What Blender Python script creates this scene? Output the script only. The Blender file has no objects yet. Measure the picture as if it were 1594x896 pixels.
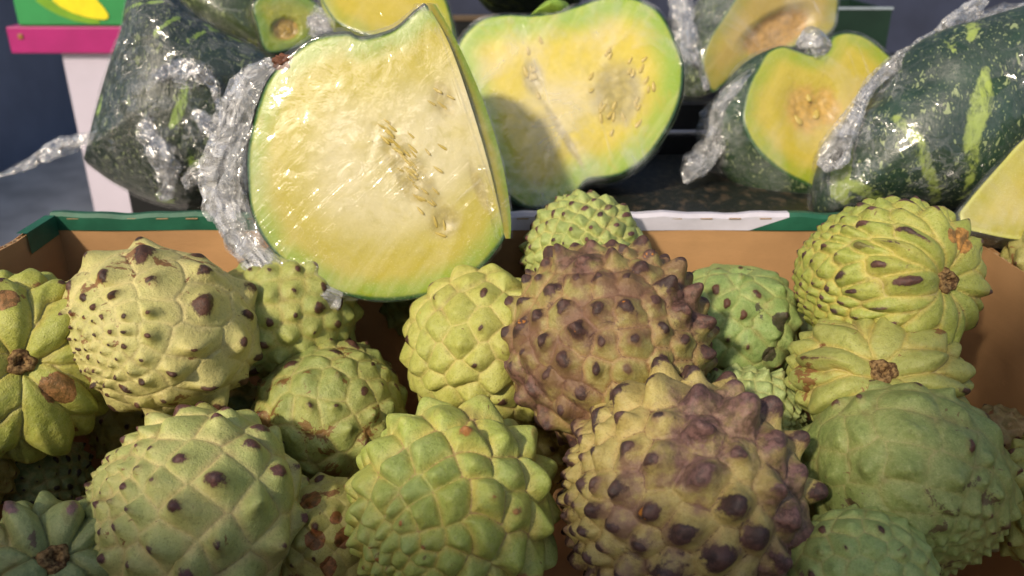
import bpy, math, random
import numpy as np
from mathutils import Vector, Matrix, noise as mnoise

# ------------------------------------------------------------------ camera, light, exposure
scene = bpy.context.scene
COL = scene.collection
PW, PH, FPX = 1594.0, 896.0, 1326.0
PITCH = math.radians(24.0)
CAM = np.array([0.0, 0.0, 0.40])
RT = np.array([1.0, 0.0, 0.0])
UP = np.array([0.0, math.sin(PITCH), math.cos(PITCH)])
FW = np.array([0.0, math.cos(PITCH), -math.sin(PITCH)])

cd = bpy.data.cameras.new("camera")
cam = bpy.data.objects.new("camera", cd)
COL.objects.link(cam)
cam.location = CAM
cam.rotation_euler = (math.pi / 2 - PITCH, 0, 0)
cd.sensor_width = 36.0
cd.lens = FPX / PW * 36.0
cd.clip_start = 0.01
cd.clip_end = 60.0
cd.dof.use_dof = True
cd.dof.focus_distance = 0.40
cd.dof.aperture_fstop = 9.0
scene.camera = cam

SUN_DIR = Vector((-0.44, -0.68, 0.58)).normalized()      # towards the sun
world = bpy.data.worlds.new("World")
scene.world = world
world.use_nodes = True
wn = world.node_tree
bg = wn.nodes["Background"]
sky = wn.nodes.new("ShaderNodeTexSky")
sky.sky_type = 'NISHITA'
sky.sun_disc = False
sky.dust_density = 3.0
sky.ozone_density = 0.6
sky.air_density = 1.0
sky.sun_elevation = math.asin(SUN_DIR.z)
sky.sun_rotation = math.atan2(SUN_DIR.x, SUN_DIR.y)
wn.links.new(sky.outputs[0], bg.inputs[0])
bg.inputs[1].default_value = 0.13
sl = bpy.data.lights.new("sun", 'SUN')
sl.energy = 3.5
sl.angle = math.radians(3.5)
sl.color = (1.0, 0.87, 0.67)
sun = bpy.data.objects.new("sun", sl)
COL.objects.link(sun)
sun.rotation_euler = SUN_DIR.to_track_quat('Z', 'Y').to_euler()
vs = scene.view_settings
vs.view_transform = 'Standard'
vs.look = 'None'
vs.exposure = 0.08
vs.gamma = 1.0
vs.use_curve_mapping = False
scene.cycles.transparent_max_bounces = 16
scene.cycles.max_bounces = 6
scene.cycles.sample_clamp_indirect = 3.0

# ------------------------------------------------------------------ helpers
def P(px, py, zc):
    return CAM + zc * (FW + (px - PW / 2) / FPX * RT - (py - PH / 2) / FPX * UP)

def camdir(v, pos=None):
    """direction given as (right, up, towards the viewer), seen from pos"""
    r, u, t = v
    x, y, z = RT, UP, -FW
    if pos is not None:
        z = CAM - pos; z = z / np.linalg.norm(z)
        x = np.cross(UP, z); x /= np.linalg.norm(x)
        y = np.cross(z, x)
    d = r * x + u * y + t * z
    return d / np.linalg.norm(d)

def mk(name, verts, faces, mat, parent=None, smooth=True, attrs=None):
    me = bpy.data.meshes.new(name)
    verts = np.asarray(verts, dtype=np.float32)
    if isinstance(faces, np.ndarray):
        k = faces.shape[1]
        me.vertices.add(len(verts))
        me.vertices.foreach_set("co", verts.ravel())
        me.loops.add(faces.size)
        me.loops.foreach_set("vertex_index", faces.ravel().astype(np.int32))
        me.polygons.add(len(faces))
        me.polygons.foreach_set("loop_start", np.arange(0, faces.size, k, dtype=np.int32))
        me.polygons.foreach_set("loop_total", np.full(len(faces), k, dtype=np.int32))
        me.update(calc_edges=True)
        me.validate()
    else:
        me.from_pydata([tuple(map(float, v)) for v in verts], [], faces)
        me.update()
    if smooth:
        me.polygons.foreach_set("use_smooth", np.ones(len(me.polygons), dtype=bool))
    if mat:
        me.materials.append(mat)
    if attrs:
        for an, av in attrs.items():
            if av.ndim == 1:
                a = me.attributes.new(an, 'FLOAT', 'POINT')
                a.data.foreach_set("value", av.astype(np.float32))
            else:
                a = me.attributes.new(an, 'FLOAT_COLOR', 'POINT')
                a.data.foreach_set("color", av.astype(np.float32).ravel())
    o = bpy.data.objects.new(name, me)
    COL.objects.link(o)
    if parent:
        o.parent = parent
    return o

def tag(o, label, cat, group=None, kind=None):
    if label: o["label"] = label
    if cat: o["category"] = cat
    if group: o["group"] = group
    if kind: o["kind"] = kind
    return o

def empty(name, M):
    o = bpy.data.objects.new(name, None)
    o.empty_display_size = 0.02
    o.matrix_world = M
    COL.objects.link(o)
    return o

def frame(origin, n, upref=None):
    """4x4 with local z = n (world), local y close to the camera's up."""
    n = np.asarray(n) / np.linalg.norm(n)
    u = UP if upref is None else np.asarray(upref)
    x = np.cross(u, n); x /= np.linalg.norm(x)
    y = np.cross(n, x)
    M = Matrix.Identity(4)
    for i in range(3):
        M[i][0], M[i][1], M[i][2], M[i][3] = x[i], y[i], n[i], origin[i]
    return M, x, y, n

def box(name, c, s, mat, parent=None, rot=0.0, bevel=0.0):
    x, y, z = s[0] / 2, s[1] / 2, s[2] / 2
    v = [(i * x, j * y, k * z) for k in (-1, 1) for j in (-1, 1) for i in (-1, 1)]
    f = [(0, 2, 3, 1), (4, 5, 7, 6), (0, 1, 5, 4), (2, 6, 7, 3), (0, 4, 6, 2), (1, 3, 7, 5)]
    o = mk(name, v, f, mat, parent, smooth=False)
    o.location = c
    o.rotation_euler = (0, 0, rot)
    if bevel:
        b = o.modifiers.new("bevel", 'BEVEL'); b.width = bevel; b.segments = 2
    return o

# ------------------------------------------------------------------ node helpers
class NT:
    def __init__(self, name):
        self.m = bpy.data.materials.new(name)
        self.m.use_nodes = True
        self.t = self.m.node_tree
        self.t.nodes.clear()
        self.out = self.t.nodes.new("ShaderNodeOutputMaterial")
        self.tc = self.t.nodes.new("ShaderNodeTexCoord")
    def n(self, typ, **kw):
        nd = self.t.nodes.new(typ)
        for k, v in kw.items():
            setattr(nd, k, v)
        return nd
    def l(self, a, b):
        self.t.links.new(a, b)
    def put(self, sock, v):
        if hasattr(v, "is_output") or isinstance(v, bpy.types.NodeSocket):
            self.l(v, sock)
        else:
            sock.default_value = v
    def math(self, op, a, b=0.0, c=None, clamp=False):
        nd = self.n("ShaderNodeMath", operation=op, use_clamp=clamp)
        self.put(nd.inputs[0], a); self.put(nd.inputs[1], b)
        if c is not None: self.put(nd.inputs[2], c)
        return nd.outputs[0]
    def mix(self, f, a, b, blend='MIX'):
        nd = self.n("ShaderNodeMix", data_type='RGBA', blend_type=blend)
        self.put(nd.inputs[0], f)
        for s, v in ((nd.inputs[6], a), (nd.inputs[7], b)):
            if isinstance(v, (tuple, list)): v = (*v[:3], 1.0)
            self.put(s, v)
        return nd.outputs[2]
    def smooth(self, v, lo, hi):
        nd = self.n("ShaderNodeMapRange", interpolation_type='SMOOTHSTEP')
        self.put(nd.inputs[0], v)
        self.put(nd.inputs[1], lo); self.put(nd.inputs[2], hi)
        return nd.outputs[0]
    def noise(self, scale, detail=3.0, rough=0.55, dist=0.0, vec=None, off=(0, 0, 0), sc=None, rot=None):
        nd = self.n("ShaderNodeTexNoise")
        nd.inputs["Scale"].default_value = scale
        nd.inputs["Detail"].default_value = detail
        nd.inputs["Roughness"].default_value = rough
        nd.inputs["Distortion"].default_value = dist
        mp = self.n("ShaderNodeMapping")
        mp.inputs["Location"].default_value = off
        if sc: mp.inputs["Scale"].default_value = sc
        src = vec if vec else self.tc.outputs["Object"]
        if rot:
            m0 = self.n("ShaderNodeMapping"); m0.inputs["Rotation"].default_value = rot
            self.l(src, m0.inputs[0]); src = m0.outputs[0]
        self.l(src, mp.inputs[0])
        self.l(mp.outputs[0], nd.inputs["Vector"])
        return nd.outputs["Fac"]
    def attr(self, name):
        nd = self.n("ShaderNodeAttribute", attribute_name=name)
        return nd
    def bump(self, h, strength=0.3, dist=0.001, normal=None):
        nd = self.n("ShaderNodeBump")
        nd.inputs["Strength"].default_value = strength
        nd.inputs["Distance"].default_value = dist
        self.put(nd.inputs["Height"], h)
        if normal: self.l(normal, nd.inputs["Normal"])
        return nd.outputs[0]
    def bsdf(self, col, rough=0.5, spec=0.4, normal=None, sss=0.0, sssr=0.003):
        b = self.n("ShaderNodeBsdfPrincipled")
        if isinstance(col, (tuple, list)): col = (*col[:3], 1.0)
        self.put(b.inputs["Base Color"], col)
        self.put(b.inputs["Roughness"], rough)
        b.inputs["Specular IOR Level"].default_value = spec
        if normal: self.l(normal, b.inputs["Normal"])
        if sss:
            b.inputs["Subsurface Weight"].default_value = sss
            b.inputs["Subsurface Radius"].default_value = (1.0, 0.8, 0.3)
            b.inputs["Subsurface Scale"].default_value = sssr
        return b.outputs[0]
    def done(self, sh):
        self.l(sh, self.out.inputs[0])
        return self.m

def plain(name, col, rough=0.6, var=0.15, scale=30.0, spec=0.3, bstr=0.15):
    t = NT(name)
    a = t.noise(scale, 5.0)
    b = t.noise(scale * 9, 3.0)
    c = t.mix(t.smooth(a, 0.3, 0.7), tuple(x * (1 - var) for x in col), tuple(min(1, x * (1 + var)) for x in col))
    c = t.mix(t.math('MULTIPLY', b, var), c, tuple(x * 0.6 for x in col))
    return t.done(t.bsdf(c, rough, spec, t.bump(b, bstr, 0.0006)))

# ------------------------------------------------------------------ custard apples
def ico(sub):
    import bmesh
    bm = bmesh.new()
    bmesh.ops.create_icosphere(bm, subdivisions=sub, radius=1.0)
    v = np.array([x.co[:] for x in bm.verts], dtype=np.float32)
    f = np.array([[q.index for q in p.verts] for p in bm.faces], dtype=np.int32)
    bm.free()
    return v, f
ICO = {6: ico(6), 7: ico(7)}

def sstep(x, a, b):
    t = np.clip((x - a) / (b - a), 0, 1)
    return t * t * (3 - 2 * t)

PG, YG = (0.31, 0.37, 0.09), (0.45, 0.41, 0.085)
CR, DG = (0.56, 0.50, 0.24), (0.15, 0.24, 0.085)
TIP = (0.045, 0.023, 0.016)
BROWN = (0.13, 0.048, 0.02)

def skin(name, top=PG, edge=YG, alt=DG, line=(0.42, 0.33, 0.16), linew=0.5, tip=TIP, tiplo=0.45, tipfrac=1.0,
         tipamt=1.0, patch=0.0, patchcol=BROWN, patchscale=55.0, purple=0.0, purpcol=(0.15, 0.085, 0.075), lichen=0.0,
         altamt=0.5, scarsoft=0.10, scarcol=BROWN, rough=0.5, seed=0, dust=0.12):
    t = NT(name)
    off = (seed * 1.37 % 7, seed * 2.11 % 5, seed * 0.73 % 9)
    am = t.attr("areole")
    sp = t.n("ShaderNodeSeparateColor"); t.l(am.outputs["Color"], sp.inputs[0])
    knob, groove, rnd = sp.outputs[0], sp.outputs[1], sp.outputs[2]
    fine = am.outputs["Alpha"]
    n1 = t.noise(24, 4, off=off)
    n2 = t.noise(90, 5, 0.6, off=off)
    n3 = t.noise(330, 4, 0.65, off=off)
    n4 = t.noise(1400, 2, 0.6, off=off)
    c = t.mix(t.smooth(t.math('ADD', groove, t.math('MULTIPLY_ADD', n2, 0.9, -0.45)), 0.40, 1.10), top, edge)
    c = t.mix(t.math('MULTIPLY', t.smooth(n1, 0.42, 0.72), altamt), c, alt)
    c = t.mix(t.math('MULTIPLY', t.math('SUBTRACT', rnd, 0.35), 0.3, clamp=True), c, edge)
    # bloom and fine mottling of the skin
    c = t.mix(t.math('MULTIPLY', t.smooth(n3, 0.45, 0.75), 0.28), c, (0.50, 0.50, 0.24))
    c = t.mix(t.math('MULTIPLY', t.smooth(n3, 0.5, 0.27), 0.55), c, tuple(x * 0.55 for x in top))
    c = t.mix(t.math('MULTIPLY', t.smooth(n4, 0.55, 0.72), 0.42), c, (0.13, 0.115, 0.04))
    c = t.mix(t.math('MULTIPLY', t.smooth(n4, 0.42, 0.28), 0.22), c, (0.60, 0.56, 0.30))
    # grime lodged in the seams, uneven dull yellow and olive clouds, tiny rust flecks
    gr = t.math('MULTIPLY', t.smooth(fine, 0.75, 0.1), t.smooth(t.noise(60, 5, 0.65, off=(off[2], off[0], off[1])), 0.5, 0.72))
    c = t.mix(t.math('MULTIPLY', gr, 0.55), c, (0.17, 0.12, 0.045))
    cl = t.noise(42, 6, 0.62, 0.5, off=(off[1], off[2], off[0]))
    c = t.mix(t.math('MULTIPLY', t.smooth(cl, 0.52, 0.7), 0.35), c, edge)
    c = t.mix(t.math('MULTIPLY', t.smooth(cl, 0.46, 0.32), 0.35), c, alt)
    fl = t.noise(170, 2, 0.5, 0.8, off=(off[0], off[2], off[1]))
    c = t.mix(t.math('MULTIPLY', t.smooth(fl, 0.725, 0.76), 0.7), c, (0.14, 0.065, 0.025))
    # net of lines between the scales, broken up by noise
    ln = t.math('MULTIPLY', t.smooth(fine, 0.11, 0.03), t.smooth(n2, 0.38, 0.56))
    c = t.mix(t.math('MULTIPLY', ln, linew), c, line)
    if purple > 0:
        pn = t.math('ADD', t.math('MULTIPLY', n1, 0.9), t.math('MULTIPLY', n2, 0.45))
        pn = t.math('ADD', pn, t.math('MULTIPLY', knob, 0.28))
        pm = t.smooth(pn, 1.05 - purple * 0.42, 1.2 - purple * 0.42)
        c = t.mix(t.math('MULTIPLY', pm, 0.85), c, t.mix(n3, purpcol, tuple(x * 1.9 for x in purpcol)))
        vn = t.noise(46, 7, 0.75, 0.6, off=(off[1], off[0], off[2]))
        c = t.mix(t.math('MULTIPLY', t.smooth(vn, 0.58, 0.66), 0.65 * min(1, purple * 1.3)), c, (0.07, 0.033, 0.032))
    # dried dark tips of the scales
    sw = t.smooth(rnd, 1.0 - tipfrac - 0.05, 1.0 - tipfrac + 0.05)
    tm = t.math('ADD', knob, t.math('MULTIPLY_ADD', n3, 0.9, -0.45))
    tm = t.math('ADD', tm, t.math('MULTIPLY_ADD', n2, 0.9, -0.45))
    rv = t.math('FRACT', t.math('MULTIPLY', rnd, 17.3))
    tm = t.math('ADD', tm, t.math('MULTIPLY_ADD', rv, 0.5, -0.27))
    tm = t.math('MULTIPLY', t.smooth(tm, tiplo - 0.02, tiplo + 0.22), sw)
    tcol = t.mix(t.smooth(t.math('MULTIPLY_ADD', n2, 0.5, t.math('MULTIPLY', n3, 0.5)), 0.42, 0.60), tip, (tip[0] * 2.3, tip[1] * 2.0, tip[2] * 1.7))
    # ring of bruised brown round each tip
    hm = t.math('MULTIPLY', t.smooth(t.math('ADD', knob, t.math('MULTIPLY_ADD', n2, 0.8, -0.4)), tiplo - 0.3, tiplo), sw)
    c = t.mix(t.math('MULTIPLY', hm, 0.3 * tipamt), c, (0.2, 0.14, 0.04))
    c = t.mix(t.math('MULTIPLY', tm, tipamt), c, tcol)
    if patch > 0:
        pn = t.noise(patchscale, 6, 0.68, 0.4, off=(off[2], off[1], off[0]))
        big = t.noise(14, 2, off=(off[1], off[2], off[0]))
        th = t.math('MULTIPLY_ADD', big, -0.35, 0.86 - 0.12 * patch)
        pm = t.math('GREATER_THAN', pn, th)
        pm = t.smooth(t.math('SUBTRACT', pn, th), -0.005, 0.03)
        c = t.mix(t.math('MULTIPLY', pm, 0.85), c, t.mix(n3, patchcol, tuple(x * 2.0 for x in patchcol)))
    sc = t.attr("scar").outputs["Fac"]
    sm = t.smooth(t.math('ADD', sc, t.math('ADD', t.math('MULTIPLY_ADD', n2, 1.0, -0.5), t.math('MULTIPLY_ADD', cl, 1.3, -0.65))), 0.44, 0.44 + scarsoft)
    sm = t.math('MULTIPLY', sm, t.smooth(sc, 0.02, 0.2))
    c = t.mix(t.math('MULTIPLY', sm, 0.9), c, t.mix(t.smooth(n3, 0.4, 0.62), scarcol, tuple(x * 2.4 for x in scarcol)))
    if lichen > 0:
        lv = t.noise(75, 4, 0.6, off=(off[0] + 3, off[1], off[2]))
        lm = t.math('MULTIPLY', t.smooth(lv, 0.70 - 0.05 * lichen, 0.74 - 0.05 * lichen), t.smooth(knob, 0.25, 0.5))
        c = t.mix(lm, c, (0.50, 0.19, 0.02))
    h = t.math('ADD', t.math('MULTIPLY', n3, 0.7), t.math('MULTIPLY', n4, 0.3))
    h = t.math('ADD', h, t.math('MULTIPLY', tm, 0.12))
    nb = t.bump(h, 1.0, 0.0009)
    r = t.math('MULTIPLY_ADD', n3, 0.3, rough - 0.15)
    return t.done(t.bsdf(c, r, 0.38, nb, sss=0.06, sssr=0.004))

def scar_mat():
    t = NT("stem_scar")
    n = t.noise(500, 5); g = t.noise(2000, 3)
    c = t.mix(t.smooth(n, 0.35, 0.65), (0.07, 0.035, 0.015), (0.30, 0.19, 0.08))
    return t.done(t.bsdf(c, 0.8, 0.2, t.bump(n, 0.8, 0.001)))
M_STEM = scar_mat()

def custard_apple(label, px, py, rp, zc, axis, seed, mat, el=1.0, n=110, dh=0.20, kh=0.20, kw=0.30, lean=0.06, petals=0.0,
                  apex=1.0, taper=0.16, smoothside=None, stem=False, jit=0.055, pil=0.0, kp=2.0, spk=0.27, tsz=1.0, crease=0.05, sub=7, scars=(), lump=0.03, squash=None, shift=0.16,
                  group="custard apples heaped in the cardboard box", name="custard_apple"):
    rng = np.random.default_rng(seed)
    v, faces = ICO[sub]
    R = rp / FPX * zc
    pos = P(px, py, zc)
    th = np.arccos(np.clip(v[:, 2], -1, 1)); ph = np.arctan2(v[:, 1], v[:, 0])
    # scale layout
    g = np.linspace(0, math.pi, 600)
    size = 1.0 + (apex - 1.0) * sstep(g, 1.7, 2.9)
    stret = 1.0 - petals * 0.62 * (1 - sstep(g, 0.7, 1.7))
    vg = np.concatenate([[0], np.cumsum((stret[1:] + stret[:-1]) / 2 * np.diff(g))])
    w = np.sin(g) * stret / size ** 2
    th0 = 0.55 if petals else 0.22
    w[g < th0] = 0
    cum = np.cumsum(w) * (g[1] - g[0])
    tot = cum[-1]
    i = np.arange(n)
    tc = np.interp((i + 0.5) / n * tot, cum, g)
    pc = i * 2.399963 + rng.normal(0, jit, n) * np.sqrt(4 * math.pi / n) / np.maximum(np.sin(tc), 0.3)
    vc = np.interp(tc, g, vg) + rng.normal(0, jit * 0.8, n) * np.sqrt(4 * math.pi / n)
    s = np.interp(tc, g, size) * math.sqrt(2 * math.pi * tot / n) * rng.uniform(0.9, 1.1, n)
    vv = np.interp(th, g, vg)
    warp = 0.05 * np.sin(v @ rng.normal(0, 3, (3,)) + 1.0) + 0.022 * np.sin(v @ rng.normal(0, 8, (3,))) + 0.012 * np.sin(v @ rng.normal(0, 17, (3,)))
    vv2 = vv + warp
    sth, sc_ = np.sin(th), np.sin(tc)
    D = (2 * (1 - np.cos(ph[:, None] + warp[:, None] - pc[None, :])) * sth[:, None] * sc_[None, :] + (vv2[:, None] - vc[None, :]) ** 2)
    D = np.sqrt(np.maximum(D, 1e-9)) / s[None, :]
    i1 = np.argmin(D, 1)
    ar = np.arange(len(v))
    F1 = D[ar, i1].copy()
    D[ar, i1] = 9
    F2 = D.min(1)
    e = np.clip((F2 - F1) / 0.62, 0, 1)
    s1 = s[i1]
    dv = (vv2 - vc[i1]) / s1
    dp = (ph + warp - pc[i1] + math.pi) % (2 * math.pi) - math.pi
    du = dp * sth / s1
    kr = rng.uniform(0.45, 1.3, n)[i1]
    hr = rng.uniform(0.7, 1.2, n)[i1]
    kwv = 0.86 * kw * rng.uniform(0.85, 1.15, n)[i1]
    knob = np.exp(-((dv - shift) ** 2 + du ** 2) / kwv ** 2)
    tw = tsz * rng.uniform(0.13, 0.24, n)[i1]
    tj = rng.normal(0, 0.05, (2, n))
    tipm = np.exp(-(((dv - shift - 0.03 - tj[0][i1]) * 0.85) ** 2 + ((du - tj[1][i1]) * 1.1) ** 2) / tw ** 2)
    edge = np.clip((F2 - F1) / 0.30, 0, 1)
    soft = sstep(np.clip((F2 - F1) / 0.75, 0, 1), 0.0, 1.0)
    dome = 0.55 * soft + 0.45 * np.clip(1.05 - (du ** 2 + (dv - 0.1) ** 2) * 2.6, 0, 1) * (1 - (1 - edge) ** 3)
    fade = np.ones(len(v))
    if smoothside is not None:
        pass
    low = sum(np.sin(v @ rng.normal(0, 2.2, 3) + rng.uniform(0, 6)) for _ in range(5)) / 5.0
    # axis frame
    ax = camdir(axis, pos)
    ref = np.array([0.3, 0.2, 0.9]) if abs(ax[2]) < 0.85 else np.array([0.9, 0.3, 0.1])
    x = np.cross(ref, ax); x /= np.linalg.norm(x); y = np.cross(ax, x)
    a0 = rng.uniform(0, 2 * math.pi)
    x, y = math.cos(a0) * x + math.sin(a0) * y, -math.sin(a0) * x + math.cos(a0) * y
    Mw = np.stack([x, y, ax], 1)          # local -> world
    if smoothside is not None:            # the side where the scales are worn flat
        d = camdir(smoothside, pos) @ Mw
        fade = 1 - 0.85 * sstep(v @ d, 0.0, 0.7)
    mod = 0.75 + 0.5 * sstep(low, -0.6, 0.6)
    wv = dv - shift - tj[0][i1]
    wu = du - tj[1][i1]
    sv = np.where(wv < 0, 1.25, 0.82) * kwv
    mound = np.exp(-((wu / (1.05 * kwv)) ** 2 + (wv / sv) ** 2) ** (kp / 2))
    pillow = 1 - (1 - np.clip((F2 - F1) / 0.85, 0, 1)) ** 2.2
    spike = np.exp(-np.sqrt(wu ** 2 + (wv * np.where(wv < 0, 0.8, 1.2)) ** 2 + 0.0012) / 0.13) * 1.25
    petw = petals * (1 - sstep(th, 1.0, 1.9))
    disp = s1 * (pil * hr * pillow * (1 + 0.7 * np.clip(dv, -0.8, 0.8)) + dh * hr * dome * (0.30 + 0.75 * petw) * (1 + 0.6 * np.clip(dv, -0.8, 0.8))
                 + kh * kr * mod * (0.95 * mound + spk * spike) * sstep(F2 - F1, -0.05, 0.34)) * fade
    disp -= s1 * crease * (0.6 + 1.2 * petw) * np.exp(-((F2 - F1) / 0.06) ** 2) * fade
    prof = 1 - taper * ((1 - np.cos(th)) / 2) ** 1.6 - 0.20 * np.exp(-(th / 0.30) ** 2) + 0.0 * th
    r = prof * (1 + lump * 2.2 * low) + disp - dh * s.mean() * 0.6
    q = v * r[:, None]
    # scales lean towards the blossom end
    tx = np.stack([np.cos(th) * np.cos(ph), np.cos(th) * np.sin(ph), -np.sin(th)], 1)
    q = q + tx * (lean * s1 * knob * kr * fade)[:, None]
    q[:, 2] *= el
    q *= R
    if squash is not None:
        d = camdir(squash[:3]) @ Mw
        q = q - np.outer(q @ d, d) * (1 - squash[3])
    scar = np.zeros(len(v))
    for (sr, su, st, rad) in scars:
        d = camdir((sr, su, st), pos) @ Mw
        ang = np.arccos(np.clip(v @ d, -1, 1))
        scar = np.maximum(scar, np.clip(1.5 - ang / rad, 0, 1))
    rnd = rng.uniform(0, 1, n)[i1]
    A = np.stack([tipm, 1 - e, rnd, np.clip((F2 - F1) * 2, 0, 1)], 1)
    o = mk(name, q, faces, mat, None, True, {"areole": A, "scar": scar})
    M = Matrix.Identity(4)
    for a in range(3):
        for b in range(3):
            M[a][b] = Mw[a, b]
        M[a][3] = pos[a]
    o.matrix_world = M
    tag(o, label, "custard apple", group)
    if stem:
        pole = q[np.argmax(v[:, 2])]
        zs = 0.0
        prof_s = [(0.0, -0.0015), (0.0012, -0.0010), (0.0026, 0.0012), (0.0040, 0.0022), (0.0056, 0.0012), (0.0066, -0.0025), (0.0066, -0.006)]
        k = 28
        vs_, fs_ = [], []
        for (rr, zz) in prof_s:
            for j in range(k):
                an = 2 * math.pi * j / k
                wv = 1 + 0.13 * math.sin(3 * an + seed) + 0.08 * math.sin(7 * an)
                vs_.append((rr * wv * math.cos(an), rr * wv * math.sin(an), zz * (1 + 0.25 * math.sin(5 * an + rr * 900)) + zs + 0.0015))
        for a in range(len(prof_s) - 1):
            for j in range(k):
                fs_.append((a * k + j, a * k + (j + 1) % k, (a + 1) * k + (j + 1) % k, (a + 1) * k + j))
        sc_o = mk("stem_scar", vs_, fs_, M_STEM, o)
        sc_o.location = (float(pole[0]), float(pole[1]), float(pole[2]) + 0.001)
    return o

# ------------------------------------------------------------------ materials of the squash, wrap and box
def rind_mat(name, dark=(0.011, 0.028, 0.013), light=(0.28, 0.40, 0.08), speck=(0.30, 0.36, 0.16), stripe=0.5, seed=0, spk=1.0):
    t = NT(name)
    off = (seed * 1.3, seed * 0.7, seed * 2.1)
    n = t.noise(35, 4, off=off)
    c = t.mix(t.smooth(n, 0.35, 0.7), dark, tuple(x * 1.7 for x in dark))
    d = t.noise(300, 1, 0.5, 0.6, off=off, sc=(1.0, 0.45, 1.0))
    d1 = t.noise(720, 1, 0.5, 0.4, off=off, sc=(1.0, 0.5, 1.0))
    m = t.noise(60, 3, off=off)
    thr = t.math('MULTIPLY_ADD', m, -0.22, 0.76)
    sp = t.smooth(t.math('SUBTRACT', d, thr), 0.0, 0.05)
    sp1 = t.smooth(t.math('SUBTRACT', d1, thr), -0.005, 0.05)
    c = t.mix(t.math('MULTIPLY', t.math('MAXIMUM', sp, t.math('MULTIPLY', sp1, 0.8)), 0.8 * spk), c, speck)
    st = t.noise(26, 4, 0.6, 0.3, off=off, sc=(1.0, 0.28, 1.0))
    edge = t.noise(260, 3, 0.6)
    sa = t.attr('stripe').outputs['Fac']
    sa = t.smooth(t.math('ADD', sa, t.math('MULTIPLY_ADD', edge, 1.1, -0.55)), 0.28, 0.8)
    sa = t.math('MULTIPLY', sa, t.smooth(t.noise(130, 5, 0.7, 0.5, off=off, sc=(1.0, 0.4, 1.0)), 0.34, 0.54))
    sm = t.smooth(t.math('ADD', st, t.math('MULTIPLY_ADD', edge, 0.12, -0.06)), 0.73 - 0.16 * stripe, 0.76 - 0.16 * stripe)
    sm = t.math('MAXIMUM', sm, sa)
    c = t.mix(sm, c, t.mix(edge, light, tuple(x * 0.6 for x in light)))
    return t.done(t.bsdf(c, 0.42, 0.45, t.bump(t.math('ADD', edge, d), 0.3, 0.0012)))

def flesh_mat(name, outer=(0.23, 0.33, 0.012), mid=(0.41, 0.345, 0.012), core=(0.56, 0.50, 0.27), cav=(0.42, 0.34, 0.10), seed=0, w=1.0, rindc=(0.02, 0.09, 0.015)):
    t = NT(name)
    off = (seed * 1.7, seed * 0.9, seed)
    at = t.attr("cut")
    sp = t.n("ShaderNodeSeparateColor"); t.l(at.outputs["Color"], sp.inputs[0])
    n1 = t.noise(45, 5, 0.6, off=off); n2 = t.noise(240, 4, 0.6, off=off)
    n3 = t.noise(900, 2, off=off)
    fib = t.noise(60, 4, 0.65, 0.3, off=off, sc=(1.0, 0.16, 1.0), rot=(0, 0, 0.6))
    pith = t.noise(110, 5, 0.7, 0.8, off=off)
    d = t.math('ADD', sp.outputs[0], t.math('MULTIPLY_ADD', n1, 0.10, -0.05))     # distance to the rind, in dm
    d2 = t.math('ADD', sp.outputs[0], t.math('MULTIPLY_ADD', n2, 0.010, -0.005))
    c = t.mix(t.smooth(d, 0.04 * w, 0.17 * w), outer, mid)
    c = t.mix(t.smooth(d, 0.20 * w, 0.50 * w), c, core)
    c = t.mix(t.math('MULTIPLY', t.smooth(n1, 0.5, 0.7), 0.35), c, (0.45, 0.37, 0.03))
    c = t.mix(t.math('MULTIPLY', t.smooth(fib, 0.45, 0.7), 0.28), c, tuple(min(1, x * 1.25) for x in core))
    c = t.mix(t.math('MULTIPLY', t.smooth(pith, 0.5, 0.3), 0.35), c, tuple(x * 0.8 for x in mid))
    c = t.mix(t.smooth(d2, 0.028, 0.008), c, rindc)
    cv = t.smooth(t.math('ADD', sp.outputs[1], t.math('MULTIPLY_ADD', n2, 0.6, -0.3)), 0.25, 0.8)
    cc = t.mix(t.smooth(n2, 0.35, 0.65), tuple(x * 0.70 for x in cav), cav)
    c = t.mix(t.math('MULTIPLY', cv, 0.85), c, cc)
    c = t.mix(t.math('MULTIPLY', t.smooth(n3, 0.55, 0.7), 0.12), c, (0.9, 0.85, 0.5))
    return t.done(t.bsdf(c, 0.38, 0.5, t.bump(t.math('ADD', n2, t.math('MULTIPLY', n3, 0.4)), 0.12, 0.0012), sss=0.15, sssr=0.006))

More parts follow.
